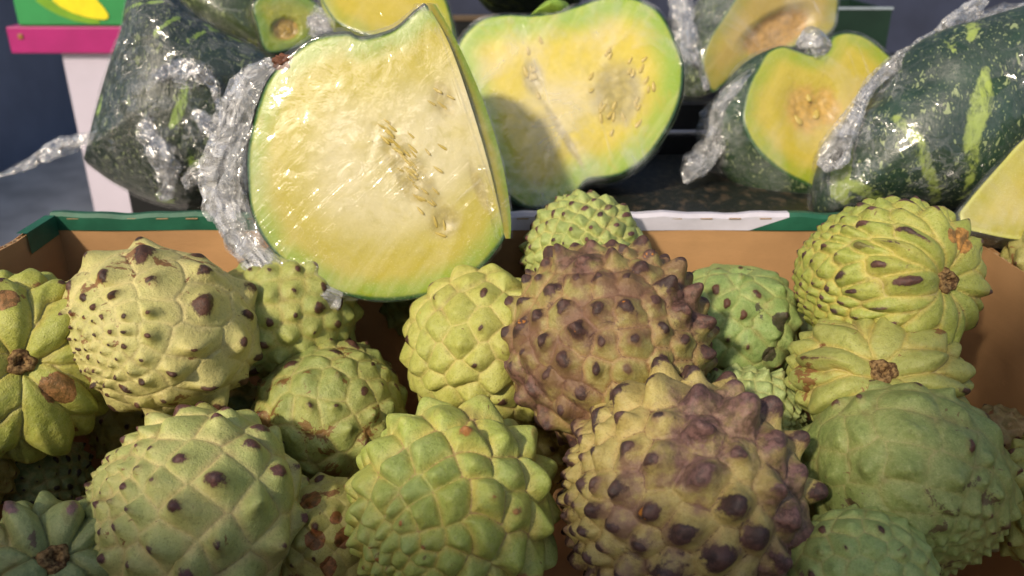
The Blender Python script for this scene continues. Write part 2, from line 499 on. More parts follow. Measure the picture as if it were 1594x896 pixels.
def wrap_mat(name, rot=0.8, glare_haze=0.03, crumple=0.5, bstr=0.6, streak=0.5, seed=0, sc=1.0):
    """Thin cling film: mostly clear and glossy, crinkled into small facets and whitish where it is bunched."""
    t = NT(name)
    off = (seed * 2.3, seed * 1.1, seed * 0.4)
    at = t.attr("bunch").outputs["Fac"]
    def facets(scale, o):
        wn_ = t.n("ShaderNodeTexNoise"); wn_.inputs["Scale"].default_value = scale * 0.6; wn_.inputs["Detail"].default_value = 1.0
        t.l(t.tc.outputs["Object"], wn_.inputs["Vector"])
        mx = t.n("ShaderNodeVectorMath", operation='MULTIPLY_ADD')
        t.l(wn_.outputs["Color"], mx.inputs[0]); mx.inputs[1].default_value = (0.9 / scale,) * 3; t.l(t.tc.outputs["Object"], mx.inputs[2])
        ad = t.n("ShaderNodeVectorMath", operation='ADD'); t.l(mx.outputs[0], ad.inputs[0]); ad.inputs[1].default_value = o
        v = t.n("ShaderNodeTexVoronoi"); v.inputs["Scale"].default_value = scale
        t.l(ad.outputs[0], v.inputs["Vector"])
        df_ = t.n("ShaderNodeVectorMath", operation='SUBTRACT'); t.l(ad.outputs[0], df_.inputs[0]); t.l(v.outputs["Position"], df_.inputs[1])
        cs = t.n("ShaderNodeVectorMath", operation='SUBTRACT'); t.l(v.outputs["Color"], cs.inputs[0]); cs.inputs[1].default_value = (0.5, 0.5, 0.5)
        dt = t.n("ShaderNodeVectorMath", operation='DOT_PRODUCT'); t.l(df_.outputs[0], dt.inputs[0]); t.l(cs.outputs[0], dt.inputs[1])
        return dt.outputs["Value"]
    fa = facets(95 * sc, off)
    fb = facets(240 * sc, (off[1], off[0], off[2]))
    w1 = t.noise(70 * sc, 3, 0.5, 1.4, off=off)
    s1 = t.noise(9, 4, 0.6, 0.15, off=off, sc=(1.0, 26.0, 6.0), rot=(0, 0, rot))
    sm = t.noise(16, 2, off=off)
    smask = t.smooth(sm, 0.48, 0.64)
    rid = t.math('ABSOLUTE', t.math('SUBTRACT', w1, 0.5))
    rid = t.math('SUBTRACT', 1.0, t.math('MULTIPLY', rid, 16.0), clamp=True)
    amt = t.math('MULTIPLY_ADD', t.math('POWER', at, 1.5), 1.7 * bstr, 0.022)
    h = t.math('MULTIPLY', t.math('ADD', fa, t.math('MULTIPLY', fb, 0.9)), amt)
    h = t.math('ADD', h, t.math('MULTIPLY', w1, t.math('MULTIPLY_ADD', at, 0.003, 0.00018)))
    h = t.math('ADD', h, t.math('MULTIPLY', t.math('MULTIPLY', s1, smask), streak * 0.0006))
    nb = t.bump(h, 1.0, 1.0)
    fr = t.n("ShaderNodeFresnel"); fr.inputs[0].default_value = 1.5; t.l(nb, fr.inputs["Normal"])
    gl = t.n("ShaderNodeBsdfGlossy"); gl.inputs["Roughness"].default_value = 0.10; t.l(nb, gl.inputs["Normal"])
    gl.inputs["Color"].default_value = (1, 1, 1, 1)
    tr = t.n("ShaderNodeBsdfTransparent"); tr.inputs[0].default_value = (0.98, 0.98, 0.98, 1)
    f = t.math('MINIMUM', t.math('MULTIPLY', fr.outputs[0], 1.2), t.math('MULTIPLY_ADD', t.math('POWER', at, 2.0), 0.18, 0.04))
    m1 = t.n("ShaderNodeMixShader"); t.l(f, m1.inputs[0]); t.l(tr.outputs[0], m1.inputs[1]); t.l(gl.outputs[0], m1.inputs[2])
    df = t.n("ShaderNodeBsdfDiffuse"); df.inputs[0].default_value = (0.9, 0.9, 0.92, 1); t.l(nb, df.inputs["Normal"])
    tl = t.n("ShaderNodeBsdfTranslucent"); tl.inputs[0].default_value = (0.9, 0.9, 0.92, 1)
    m2 = t.n("ShaderNodeMixShader"); m2.inputs[0].default_value = 0.3; t.l(df.outputs[0], m2.inputs[1]); t.l(tl.outputs[0], m2.inputs[2])
    line = t.math('MULTIPLY', t.smooth(s1, 0.60, 0.72), t.math('MULTIPLY', smask, 0.30 * streak))
    wh = t.math('MULTIPLY', at, t.math('MULTIPLY_ADD', rid, 0.22, t.math('MULTIPLY_ADD', t.math('POWER', at, 4.0), 0.04, 0.05)))
    glare_veil = t.math('MULTIPLY', t.smooth(t.noise(22, 3, 0.6, 0.8, off=(off[2], off[1], off[0])), 0.42, 0.68), glare_haze * 4.0)  # broad patchy glare imitated by white mixed into the film
    wh = t.math('MULTIPLY_ADD', wh, crumple, t.math('ADD', line, glare_veil), clamp=True)
    m3 = t.n("ShaderNodeMixShader"); t.l(wh, m3.inputs[0]); t.l(m1.outputs[0], m3.inputs[1]); t.l(m2.outputs[0], m3.inputs[2])
    return t.done(m3.outputs[0])

def seed_mat():
    t = NT("squash_seed")
    n = t.noise(500, 3)
    return t.done(t.bsdf(t.mix(n, (0.44, 0.33, 0.05), (0.56, 0.43, 0.11)), 0.4, 0.5, t.bump(n, 0.2, 0.0005)))
M_SEED = seed_mat()

# ------------------------------------------------------------------ squash builder
def resample(pts, N):
    """closed Catmull-Rom through pts (a point given twice is a corner), N points evenly along it"""
    pts = np.asarray(pts, dtype=float)
    n = len(pts)
    out = []
    for i in range(n):
        p0, p1, p2, p3 = pts[(i - 1) % n], pts[i], pts[(i + 1) % n], pts[(i + 2) % n]
        if np.allclose(p1, p2): continue
        for k in range(12):
            u = k / 12
            out.append(0.5 * (2 * p1 + (p2 - p0) * u + (2 * p0 - 5 * p1 + 4 * p2 - p3) * u * u + (3 * p1 - p0 - 3 * p2 + p3) * u ** 3))
    out = np.array(out)
    seg = np.linalg.norm(np.roll(out, -1, 0) - out, axis=1)
    L = np.concatenate([[0], np.cumsum(seg)])
    t = np.arange(N) / N * L[-1]
    cl = np.vstack([out, out[:1]])
    r = np.stack([np.interp(t, L, cl[:, 0]), np.interp(t, L, cl[:, 1])], 1)
    a = np.sum(r[:, 0] * np.roll(r[:, 1], -1) - r[:, 1] * np.roll(r[:, 0], -1))
    return r if a > 0 else r[::-1]

def to_plane(pts, org, x, y, n):
    res = []
    for (px, py) in pts:
        d = P(px, py, 1.0) - CAM
        k = np.dot(org - CAM, n) / np.dot(d, n)
        q = CAM + k * d - org
        res.append((np.dot(q, x), np.dot(q, y)))
    return np.array(res)

def ringgrid(K, N, close_first=False):
    f = []
    for k in range(K - 1):
        for j in range(N):
            f.append((k * N + j, (k + 1) * N + j, (k + 1) * N + (j + 1) % N, k * N + (j + 1) % N))
    return f

def fnoise(pts, sc, oct=3, seed=0):
    o = Vector((seed * 3.1, seed * 1.7, seed * 0.9))
    return np.array([mnoise.fractal(Vector((p[0] * sc, p[1] * sc, p[2] * sc)) + o, 0.7, 2.1, oct) for p in pts])

def rnoise(pts, sc, oct=4, seed=0):
    o = Vector((seed * 2.7, seed * 1.3, seed * 4.1))
    return np.array([mnoise.ridged_multi_fractal(Vector((p[0] * sc, p[1] * sc, p[2] * sc)) + o, 0.9, 2.0, oct, 1.0, 2.0) for p in pts])

class Squash:
    """A piece of squash: outline in the photo laid on a plane at its real distance."""
    def __init__(self, name, label, pts, zc, normal, D=0.06, shift=(0, 0), center=None, bulge=0.15, N=144, cat="squash", group="cling-wrapped squash pieces behind the box", rib=0.0, nrib=7):
        cpx = np.mean([p[0] for p in pts]) if center is None else center[0]
        cpy = np.mean([p[1] for p in pts]) if center is None else center[1]
        org = P(cpx, cpy, zc)
        self.M, self.x, self.y, self.n = frame(org, camdir(normal))
        self.org = org
        self.root = empty(name, self.M)
        tag(self.root, label, cat, group)
        self.N = N
        self.out = resample(to_plane(pts, org, self.x, self.y, self.n), N)
        self.D, self.shift, self.bulge = D, np.array(shift), bulge
        self.rib, self.nrib = rib, nrib
    def px(self, p):
        return to_plane([p], self.org, self.x, self.y, self.n)[0]
    def flesh(self, mat, cavs=(), dish=0.0, K=46, relief=0.00012, seed=0, cutedge=None, soft=0.55):
        N = self.N
        ref = self.out
        if cutedge:                      # an edge shared with another cut face carries no rind
            a, b = self.px(cutedge[0]), self.px(cutedge[1])
            u = np.clip(((ref - a) @ (b - a)) / np.dot(b - a, b - a), 0, 1)
            dd = np.linalg.norm(ref - a - u[:, None] * (b - a), axis=1)
            ref = ref[(dd > 0.012) | (u < 0.03) | (u > 0.97)]
        s = np.linspace(1, 0.004, K)
        v = (s[:, None, None] * self.out[None]).reshape(-1, 2)
        bd = np.zeros(len(v))
        for c in range(0, len(v), 2000):
            bd[c:c + 2000] = np.min(np.linalg.norm(v[c:c + 2000, None] - ref[None], axis=2), axis=1)
        cm = np.zeros(len(v)); z = np.zeros(len(v))
        z -= 0.0016 * np.exp(-bd / 0.0012)
        for (cx, cy, rx, ry, rot, dep) in cavs:
            c = self.px((cx, cy)); k = np.linalg.norm(self.px((cx + 1, cy)) - c)
            dx, dy = v[:, 0] - c[0], v[:, 1] - c[1]
            ca, sa = math.cos(rot), math.sin(rot)
            u, w = (dx * ca + dy * sa) / (rx * k), (-dx * sa + dy * ca) / (ry * k)
            m = 1 - sstep(np.sqrt(u * u + w * w), soft, 1.25)
            cm = np.maximum(cm, m)
            z -= dep * m
        p3 = np.column_stack([v, np.zeros(len(v))])
        nz = fnoise(p3, 120, 3, seed)
        z += nz * (relief + 0.0007 * cm)
        self.fz = z
        self.fk = K
        A = np.stack([bd * 10, cm, cm * 0, np.ones(len(v))], 1)
        return mk("flesh", np.column_stack([v, z]), ringgrid(K, N), mat, self.root, True, {"cut": A})
    def hull_pts(self, tt, off=0.0, start=0.0):
        rows = []
        ang = np.arctan2(self.out[:, 1], self.out[:, 0])
        rl = np.linalg.norm(self.out, axis=1)
        for t in tt:
            a = t * math.pi / 2
            s = math.cos(a) ** 0.8 + self.bulge * math.sin(2 * a)
            s = max(s, 0.003)
            rr = 1 + self.rib * np.cos(self.nrib * ang) * math.sin(a)
            p = self.out * (s * rr)[:, None] * (1 + off / np.maximum(rl, 0.01))[:, None] + self.shift * math.sin(a)
            rows.append(np.column_stack([p, np.full(self.N, -self.D * math.sin(a) - start)]))
        return rows
    def rind(self, mat, K=22, front=False, seed=0, strokes=()):
        """the skin side; front=True turns it towards the viewer"""
        rows = self.hull_pts(np.linspace(0, 1, K), start=0.0005)
        v = np.concatenate(rows)
        v[:, :2] *= (1 + 0.02 * fnoise(v, 14, 2, seed))[:, None]
        if front: v[:, 2] *= -1
        st = np.zeros(len(v))
        for (ln, wd) in strokes:
            q = np.array([self.px(p) for p in ln]); k = np.linalg.norm(self.px((ln[0][0] + 1, ln[0][1])) - self.px(ln[0]))
            for a, b, w0, w1 in zip(q[:-1], q[1:], wd[:-1], wd[1:]):
                u = np.clip(((v[:, :2] - a) @ (b - a)) / np.dot(b - a, b - a), 0, 1)
                d = np.linalg.norm(v[:, :2] - a - u[:, None] * (b - a), axis=1)
                st = np.maximum(st, np.clip(1.5 - d / ((w0 + (w1 - w0) * u) * k), 0, 1))
        return mk("rind", v, ringgrid(K, self.N), mat, self.root, True, {"stripe": st})
    def wrap(self, mat, gap=0.0012, tmax=0.8, amp=0.0002, loose=(), bunch0=0.1, front=False, K=40, KH=26, freq=160, seed=0, sidebunch=0.38, bare=None):
        """cling film stretched over the face and gathered round the sides.
        loose: (px, py, radius px, lift m, bunch) places where it stands off in crumpled folds"""
        N = self.N
        rows = []
        if front or not hasattr(self, "fz"):
            rows = [r * np.array([1, 1, -1]) for r in self.hull_pts(np.linspace(0.97, 0.03, K), off=0.0015)]
            for r in rows: r[:, 2] += 0.0015
            kb = K
        else:
            s = np.linspace(0.004, 1.0, K)
            for q in s:
                # film bridges hollows: only follows the cut face on average
                rows.append(np.column_stack([self.out * q, np.full(N, gap)]))
            kb = K
        rows += self.hull_pts(np.linspace(0.02, tmax, KH), off=0.0018)
        v = np.concatenate(rows)
        ring = np.repeat(np.arange(len(rows)), N)
        side = sstep(ring, kb - 3, kb + 2)
        b = bunch0 + (sidebunch - bunch0) * side
        if bare:                         # an edge where the film turns flat on to the next cut face
            a_, c_ = self.px(bare[0]), self.px(bare[1])
            u_ = np.clip(((self.out - a_) @ (c_ - a_)) / np.dot(c_ - a_, c_ - a_), 0, 1)
            near = np.linalg.norm(self.out - a_ - u_[:, None] * (c_ - a_), axis=1) < 0.004
            nm = np.tile(near, len(rows)) & (ring >= kb)
            src = np.tile(rows[kb - 1], (len(rows), 1))
            v[nm] = src[nm] - np.array([0.003, 0, 0]) * np.minimum(ring[nm] - kb, 2)[:, None] - np.array([0, 0, 0.0012])
            b = np.where(np.tile(near, len(rows)), bunch0, b)
        lift = np.zeros(len(v))
        for (lx, ly, lr, lf, lb) in loose:
            c = self.px((lx, ly)); k = np.linalg.norm(self.px((lx + 1, ly)) - c)
            d = np.linalg.norm(v[:, :2] - c, axis=1) / (lr * k)
            m = 1 - sstep(d, 0.35, 1.1)
            b = np.maximum(b, lb * m); lift = np.maximum(lift, lf * m)
        if hasattr(self, "fz") and not front:
            sd = sstep(ring, kb - 2.5, kb + 1.5)
            lift *= sd
            b = bunch0 + (b - bunch0) * np.maximum(sd, 0.12)
        rl = np.maximum(np.linalg.norm(v[:, :2], axis=1), 1e-4)
        outd = np.column_stack([v[:, :2] / rl[:, None], np.full(len(v), 0.15)])
        frontd = np.tile(np.array([[0, 0, 1.0]]), (len(v), 1))
        w = np.where(front or not hasattr(self, "fz"), 0.6, side)[:, None]
        dirn = outd * w + frontd * (1 - w)
        nz = fnoise(v, freq * 0.55, 2, seed)
        rz = rnoise(v, freq * 0.28, 2, seed)
        d = lift * (0.35 + 0.65 * np.clip(rz * 0.6, 0, 1.3)) + amp * nz * (1 + 4 * b) + 0.0022 * b * (rz - 0.9) * np.clip(b, 0, 1)
        v = v + dirn * np.maximum(d, -0.0006)[:, None]
        f = ringgrid(len(rows), N)
        return mk("plastic_wrap", v, f, mat, self.root, True, {"bunch": np.clip(b, 0, 1)})
    def fold(self, path, parent, mat, amp=0.5, seed=0, K=60, flat=0.5, name="wrap_fold", bunch=1.0):
        """a bunched rope or flap of film along path of (px, py, zc, radius px)"""
        pts = np.array([P(a, b, c) for a, b, c, _ in path]); rad = np.array([r / FPX * c for _, _, c, r in path])
        n = len(path)
        u = np.linspace(0, n - 1, K)
        def cr(arr):
            o = []
            for q in u:
                i = min(int(q), n - 2); t = q - i
                p0, p1, p2, p3 = arr[max(i - 1, 0)], arr[i], arr[i + 1], arr[min(i + 2, n - 1)]
                o.append(0.5 * (2 * p1 + (p2 - p0) * t + (2 * p0 - 5 * p1 + 4 * p2 - p3) * t * t + (3 * p1 - p0 - 3 * p2 + p3) * t ** 3))
            return np.array(o)
        C, Rr = cr(pts), np.maximum(cr(rad[:, None])[:, 0], 0.0003)
        rng = np.random.default_rng(seed)
        J, NR = 22, max(6, int(9 * bunch))
        V, F, base = [], [], 0
        kk = np.arange(K) / K
        for r in range(NR):
            # one pleated strip of film, wandering round the rope
            o1 = rng.uniform(-0.55, 0.55); o2 = rng.uniform(-0.5, 0.5); ph = rng.uniform(0, 6.28, 4)
            wd = rng.uniform(0.45, 0.95); tw = rng.uniform(-1.2, 1.2)
            fr_ = rng.integers(2, 5)
            rows = np.zeros((K, J, 3))
            for k in range(K):
                tg = C[min(k + 1, K - 1)] - C[max(k - 1, 0)]; tg /= np.linalg.norm(tg)
                a = np.cross(tg, FW); a /= np.linalg.norm(a); b = np.cross(a, tg)
                if np.dot(b, FW) > 0: b = -b
                ca = o1 + 0.22 * math.sin(7 * kk[k] + ph[0]) + 0.10 * math.sin(19 * kk[k] + ph[1])
                cb = o2 + 0.25 * math.sin(6 * kk[k] + ph[2])
                th_ = tw + 0.9 * math.sin(4 * kk[k] + ph[3])
                for j in range(J):
                    u = 2 * j / (J - 1) - 1
                    ww = wd * (1 + 0.25 * math.sin(11 * kk[k] + ph[1] + 3 * (u > 0)))
                    zz = 0.30 * math.sin(fr_ * 3.1 * u + ph[0] + 1.5 * math.sin(5 * kk[k] + ph[2])) + 0.16 * abs(math.sin(9.0 * u + ph[3] + 4 * kk[k]))
                    du_, dz_ = ww * u, zz
                    x_ = du_ * math.cos(th_) - dz_ * math.sin(th_); y_ = du_ * math.sin(th_) + dz_ * math.cos(th_)
                    rows[k, j] = C[k] + Rr[k] * ((ca + x_) * a + flat * (cb + y_) * b)
            p = rows.reshape(-1, 3)
            n2 = fnoise(p, 85, 2, seed + r)
            n3 = fnoise(p, 85, 2, seed + r + 40)
            p = p + np.repeat(Rr, J)[:, None] * amp * 0.55 * (n2[:, None] * UP + n3[:, None] * RT - 0.5 * (n2 * n3)[:, None] * FW)
            V.append(p)
            F += [(base + k * J + j, base + k * J + j + 1, base + (k + 1) * J + j + 1, base + (k + 1) * J + j) for k in range(K - 1) for j in range(J - 1)]
            base += K * J
        v = np.concatenate(V)
        Mi = np.array(self.M.inverted())
        vl = v @ Mi[:3, :3].T + Mi[:3, 3]
        return mk(name, vl, F, mat, parent, True, {"bunch": np.full(len(v), bunch)})
    def seeds(self, spots, size=(0.0028, 0.0055, 0.0009), lift=0.0004):
        """spots: (px, py, angle in picture)"""
        me = None
        for (sx, sy, a) in spots:
            if me is None:
                k, J = 6, 12
                vs_, = [[]]
                fs_ = []
                for i in range(k + 1):
                    lat = -math.pi / 2 + math.pi * i / k
                    for j in range(J):
                        an = 2 * math.pi * j / J
                        t = math.cos(an)
                        vs_.append((size[0] * math.sin(an) * math.cos(lat) * (1 - 0.35 * t), size[1] * t * math.cos(lat), size[2] * math.sin(lat)))
                for i in range(k):
                    for j in range(J):
                        fs_.append((i * J + j, i * J + (j + 1) % J, (i + 1) * J + (j + 1) % J, (i + 1) * J + j))
                o = mk("seed", vs_, fs_, M_SEED, self.root); me = o.data
            else:
                o = bpy.data.objects.new("seed", me); COL.objects.link(o); o.parent = self.root
            c = self.px((sx, sy))
            z = 0.0
            if hasattr(self, "fz"):
                s = np.linspace(1, 0.004, self.fk)
                v = (s[:, None, None] * self.out[None]).reshape(-1, 2)
                z = float(self.fz[np.argmin(np.sum((v - c) ** 2, 1))])
            rr = random.uniform(0.8, 1.2)
            o.location = (c[0], c[1], z + lift)
            o.rotation_euler = (random.uniform(-0.25, 0.25), random.uniform(-0.25, 0.25), a)
            o.scale = (rr, rr * random.uniform(0.85, 1.1), 1)

random.seed(4)
#SETTING
# ------------------------------------------------------------------ setting
def sheet(name, x0, x1, y0, y1, z, mat):
    o = mk(name, [(x0, y0, z), (x1, y0, z), (x1, y1, z), (x0, y1, z)], [(0, 1, 2, 3)], mat, smooth=False)
    o["kind"] = "structure"
    return o
sheet("market_floor", -12, 12, -10, 14, -0.62, plain("concrete", (0.55, 0.52, 0.48), 0.8, 0.25, 6))

def card_mat(name, col):
    t = NT(name)
    a = t.noise(20, 4); b = t.noise(14, 4, sc=(1.0, 1.0, 9.0)); c_ = t.noise(900, 3, sc=(0.3, 1, 3))
    c = t.mix(t.smooth(a, 0.3, 0.75), col, tuple(x * 0.8 for x in col))
    c = t.mix(t.math('MULTIPLY', t.smooth(b, 0.5, 0.75), 0.25), c, tuple(x * 1.25 for x in col))
    c = t.mix(t.math('MULTIPLY', t.smooth(c_, 0.5, 0.8), 0.35), c, tuple(x * 0.62 for x in col))
    st = t.noise(9, 5, 0.65, 0.6); sf = t.noise(40, 6, 0.7, 0.3, sc=(1.0, 1.0, 2.5)); dn = t.noise(13, 2)
    c = t.mix(t.math('MULTIPLY', t.smooth(st, 0.55, 0.68), 0.38), c, tuple(x * 0.55 for x in col))
    c = t.mix(t.math('MULTIPLY', t.smooth(sf, 0.63, 0.70), 0.35), c, tuple(min(1, x * 1.5) for x in col))
    h = t.math('ADD', t.math('MULTIPLY', c_, 0.0001), t.math('MULTIPLY', dn, 0.006))
    return t.done(t.bsdf(c, 0.75, 0.2, t.bump(h, 1.0, 1.0)))
M_KRAFT = card_mat("kraft_card", (0.44, 0.25, 0.115))
M_FLUTE = card_mat("card_flute", (0.42, 0.29, 0.17))
M_GREENP = plain("green_print", (0.018, 0.105, 0.062), 0.5, 0.2, 60)
M_WHITEP = plain("white_print", (0.56, 0.54, 0.63), 0.55, 0.06, 60)

# the cardboard box: back wall at y = YB, rim at z = ZR, side walls splay outwards a little
ZR = 0.40 - 0.1645
YB = 0.474
XL, XR = -0.268, 0.270
ZB = 0.02
boxr = empty("cardboard_box", Matrix.Translation((0, 0.25, ZB)))
tag(boxr, "open brown cardboard box with green and white printed rim holding the custard apples", "cardboard box")

def corr_wall(a, b, h, parent, name, flip=1, th=0.0042):
    """corrugated wall from a to b (xy, in world), two liners and the wavy flute between them"""
    a, b = np.array(a), np.array(b)
    L = np.linalg.norm(b - a); t = (b - a) / L; nrm = np.array([-t[1], t[0]]) * flip
    org = np.array([0, 0.25])
    def lin(o0, o1, nm, mat, ztop):
        v, f = [], []
        S = 24
        for i in range(S + 1):
            p = a + t * L * i / S
            wob = 0.0007 * math.sin(i * 1.7) + 0.0005 * math.sin(i * 3.1)
            for o in (o0, o1):
                for z in (0.0, ztop + wob):
                    q = p + nrm * o - org
                    v.append((q[0], q[1], z))
        for i in range(S):
            k = i * 4
            f += [(k, k + 4, k + 5, k + 1), (k + 2, k + 3, k + 7, k + 6), (k + 1, k + 5, k + 7, k + 3), (k, k + 2, k + 6, k + 4)]
        f += [(0, 1, 3, 2), (S * 4, S * 4 + 2, S * 4 + 3, S * 4 + 1)]
        return mk(nm, v, f, mat, parent, smooth=False)
    w = lin(0.0, 0.0006, name, M_KRAFT, h)
    lin(th - 0.0006, th, "outer_liner", M_KRAFT, h - 0.0004)
    n = int(L / 0.0011)
    v, f = [], []
    for i in range(n + 1):
        p = a + t * L * i / n + nrm * (th / 2 + (th / 2 - 0.0009) * math.sin(2 * math.pi * i * L / n / 0.0075)) - org
        v += [(p[0], p[1], h - 0.03), (p[0], p[1], h - 0.0006)]
    for i in range(n):
        f.append((2 * i, 2 * i + 2, 2 * i + 3, 2 * i + 1))
    fl = mk("flute", v, f, M_FLUTE, parent)
    so = fl.modifiers.new("thick", 'SOLIDIFY'); so.thickness = 0.0004
    return w
H = ZR - ZB
LF = (-0.315, 0.05)
RF = (0.318, 0.05)
corr_wall((XL, YB), (XR, YB), H - 0.0005, boxr, "back_wall", 1)
corr_wall(LF, (XL, YB), H - 0.002, boxr, "side_wall", 1)
corr_wall((XR, YB), RF, H - 0.014, boxr, "side_wall", 1)
corr_wall((RF[0], RF[1]), (LF[0], LF[1]), H - 0.09, boxr, "front_wall", 1)
mk("bottom_panel", [(LF[0], LF[1] - .25, 0.001), (RF[0], RF[1] - .25, 0.001), (XR, YB - .25, 0.001), (XL, YB - .25, 0.001)], [(0, 1, 2, 3)], M_KRAFT, boxr, smooth=False)

# printed turn-over along the back rim: thin folded card strips, each colour a part of its own
def band(x0t, x0b, x1t, x1b, mat, name="printed_band"):
    zt, zb = H + 0.0012, H - 0.0090
    yf, yk = YB - 0.25 - 0.0009, YB - 0.25 + 0.0050
    S = 30
    v, f = [], []
    for i in range(S + 1):
        u = i / S
        xt, xb = x0t + (x1t - x0t) * u, x0b + (x1b - x0b) * u
        wob = 0.0006 * math.sin(xt * 90) + 0.0004 * math.sin(xt * 230)
        yw = 0.0005 * math.sin(xt * 60)
        v += [(xb, yf + 0.0002 + yw, zb), (xt, yf - 0.0003 + yw, zt - 0.0022 + wob), (xt, yf + 0.0012 + yw, zt + wob), (xt, yk, zt + wob - 0.0004), (xb, yk + 0.0006, zb)]
    for i in range(S):
        for k in range(4):
            f.append((i * 5 + k, (i + 1) * 5 + k, (i + 1) * 5 + k + 1, i * 5 + k + 1))
    return mk(name, v, f, mat, boxr, smooth=False)
def xr(px):                    # picture column -> x on the back rim
    return (px - PW / 2) / FPX * 0.5
band(xr(78), xr(82), xr(640), xr(640), M_GREENP)
band(xr(640), xr(640), xr(1228), xr(1168), M_WHITEP)
band(xr(1228), xr(1168), xr(1512), xr(1512), M_GREENP)
# perforation slots in the fold
M_SLOT = plain("torn_card", (0.33, 0.22, 0.12), 0.9)
slot = None
for x in list(np.arange(xr(115), xr(640), 0.0175)) + list(np.arange(xr(815), xr(1500), 0.0178)):
    if slot is None:
        slot = box("perforation", (0, 0, 0), (0.0072, 0.0010, 0.0007), M_SLOT, boxr, bevel=0.0003)
        o = slot
    else:
        o = slot.copy(); COL.objects.link(o)
    o.location = (x + random.uniform(-0.0008, 0.0008), YB - 0.25 - 0.0009, H - 0.0016)
# green printed corner flap on the left side wall
cf = np.array(LF) - np.array([XL, YB]); cf /= np.linalg.norm(cf)
q0, q1 = np.array([XL + 0.0010, YB - 0.002]), np.array([XL + 0.0010, YB - 0.002]) + cf * 0.027
mk("printed_band", [(q0[0], q0[1] - .25, H - 0.011), (q1[0], q1[1] - .25, H - 0.013), (q1[0] , q1[1] - .25, H - 0.0005), (q0[0], q0[1] - .25, H + 0.0008),
                    (q0[0] - .006, q0[1] - .25, H + 0.0008), (q1[0] - .006, q1[1] - .25, H - 0.0005)], [(0, 1, 2, 3), (3, 2, 5, 4)], M_GREENP, boxr, smooth=False)

# the stall table, the black tray behind and the far structures
tb = empty("stall_table", Matrix.Translation((0, 0.5, -0.62)))
tag(tb, "dark stall table under the cardboard box and the black tray", "table")
M_TABLE = plain("table_wood", (0.05, 0.045, 0.04), 0.7)
box("table_top", (0.24, 0.06, 0.62), (1.04, 1.25, 0.036), M_TABLE, tb)
for sx in (-0.24, 0.72):
    for sy in (-0.5, 0.62):
        box("leg", (sx, sy, 0.30), (0.05, 0.05, 0.6), M_TABLE, tb)

def tray_mat():
    t = NT("speckled_tray")
    a = t.noise(120, 5, 0.7, sc=(1, 0.6, 1)); b = t.noise(420, 3, 0.6)
    c = t.mix(t.smooth(a, 0.5, 0.68), (0.010, 0.013, 0.011), (0.075, 0.055, 0.035))
    c = t.mix(t.math('MULTIPLY', t.smooth(b, 0.6, 0.72), 0.6), c, (0.16, 0.12, 0.09))
    return t.done(t.bsdf(c, 0.45, 0.4, t.bump(a, 0.5, 0.002)))
M_TRAY = tray_mat()
M_BLACK = plain("black_plastic", (0.012, 0.013, 0.014), 0.4)
tr = empty("display_tray", Matrix.Translation((0.05, 0.6, 0.036)))
tag(tr, "black speckled display tray with a pale back lip under the wrapped squash", "tray")
box("tray_deck", (0.02, -0.017, 0.090), (0.58, 0.205, 0.180), M_TRAY, tr, bevel=0.003)
box("tray_lip", (0.02, 0.0925, 0.094), (0.58, 0.004, 0.200), M_BLACK, tr, bevel=0.001)
box("lip_edge", (0.02, 0.0925, 0.196), (0.58, 0.005, 0.0032), plain("worn_lip", (0.45, 0.45, 0.48), 0.5), tr, bevel=0.001)
tr2 = empty("rear_shelf", Matrix.Translation((0.05, 0.83, 0.036)))
tag(tr2, "dark raised shelf behind the speckled tray carrying the back row of squash", "shelf")
box("shelf_deck", (0, 0.0, 0.110), (0.76, 0.26, 0.22), M_BLACK, tr2, bevel=0.003)
box("shelf_lip", (-0.03, 0.132, 0.125), (0.66, 0.006, 0.26), M_BLACK, tr2, bevel=0.001)
box("lip_edge", (-0.20, 0.1315, 0.256), (0.32, 0.008, 0.006), plain("brown_lip", (0.10, 0.07, 0.045), 0.6), tr2, bevel=0.001)
box("price_rail", (-0.075, 0.127, 0.243), (0.02, 0.004, 0.018), plain("pale_rail", (0.6, 0.52, 0.48), 0.5), tr2)

M_NAVY = plain("navy_paint", (0.022, 0.028, 0.055), 0.7, 0.2, 5)
sw = mk("side_wall", [(-2.25, -1, -0.62), (-2.15, -1, -0.62), (-2.15, 6, -0.62), (-2.25, 6, -0.62), (-2.25, -1, 0.35), (-2.15, -1, 0.35), (-2.15, 6, 0.35), (-2.25, 6, 0.35)],
        [(1, 2, 6, 5), (3, 0, 4, 7), (4, 5, 6, 7), (0, 1, 5, 4), (2, 3, 7, 6)], plain("blue_grey_paint", (0.16, 0.19, 0.27), 0.7, 0.15, 3), smooth=False)
sw["kind"] = "structure"
wl = mk("back_wall", [(-2.15, 4.6, -0.62), (5, 4.6, -0.62), (5, 4.6, 2.6), (-2.15, 4.6, 2.6), (-2.15, 4.7, -0.62), (5, 4.7, -0.62), (5, 4.7, 2.6), (-2.15, 4.7, 2.6)],
        [(0, 1, 2, 3), (5, 4, 7, 6), (3, 2, 6, 7), (0, 3, 7, 4), (1, 5, 6, 2)], M_NAVY, smooth=False)
wl["kind"] = "structure"

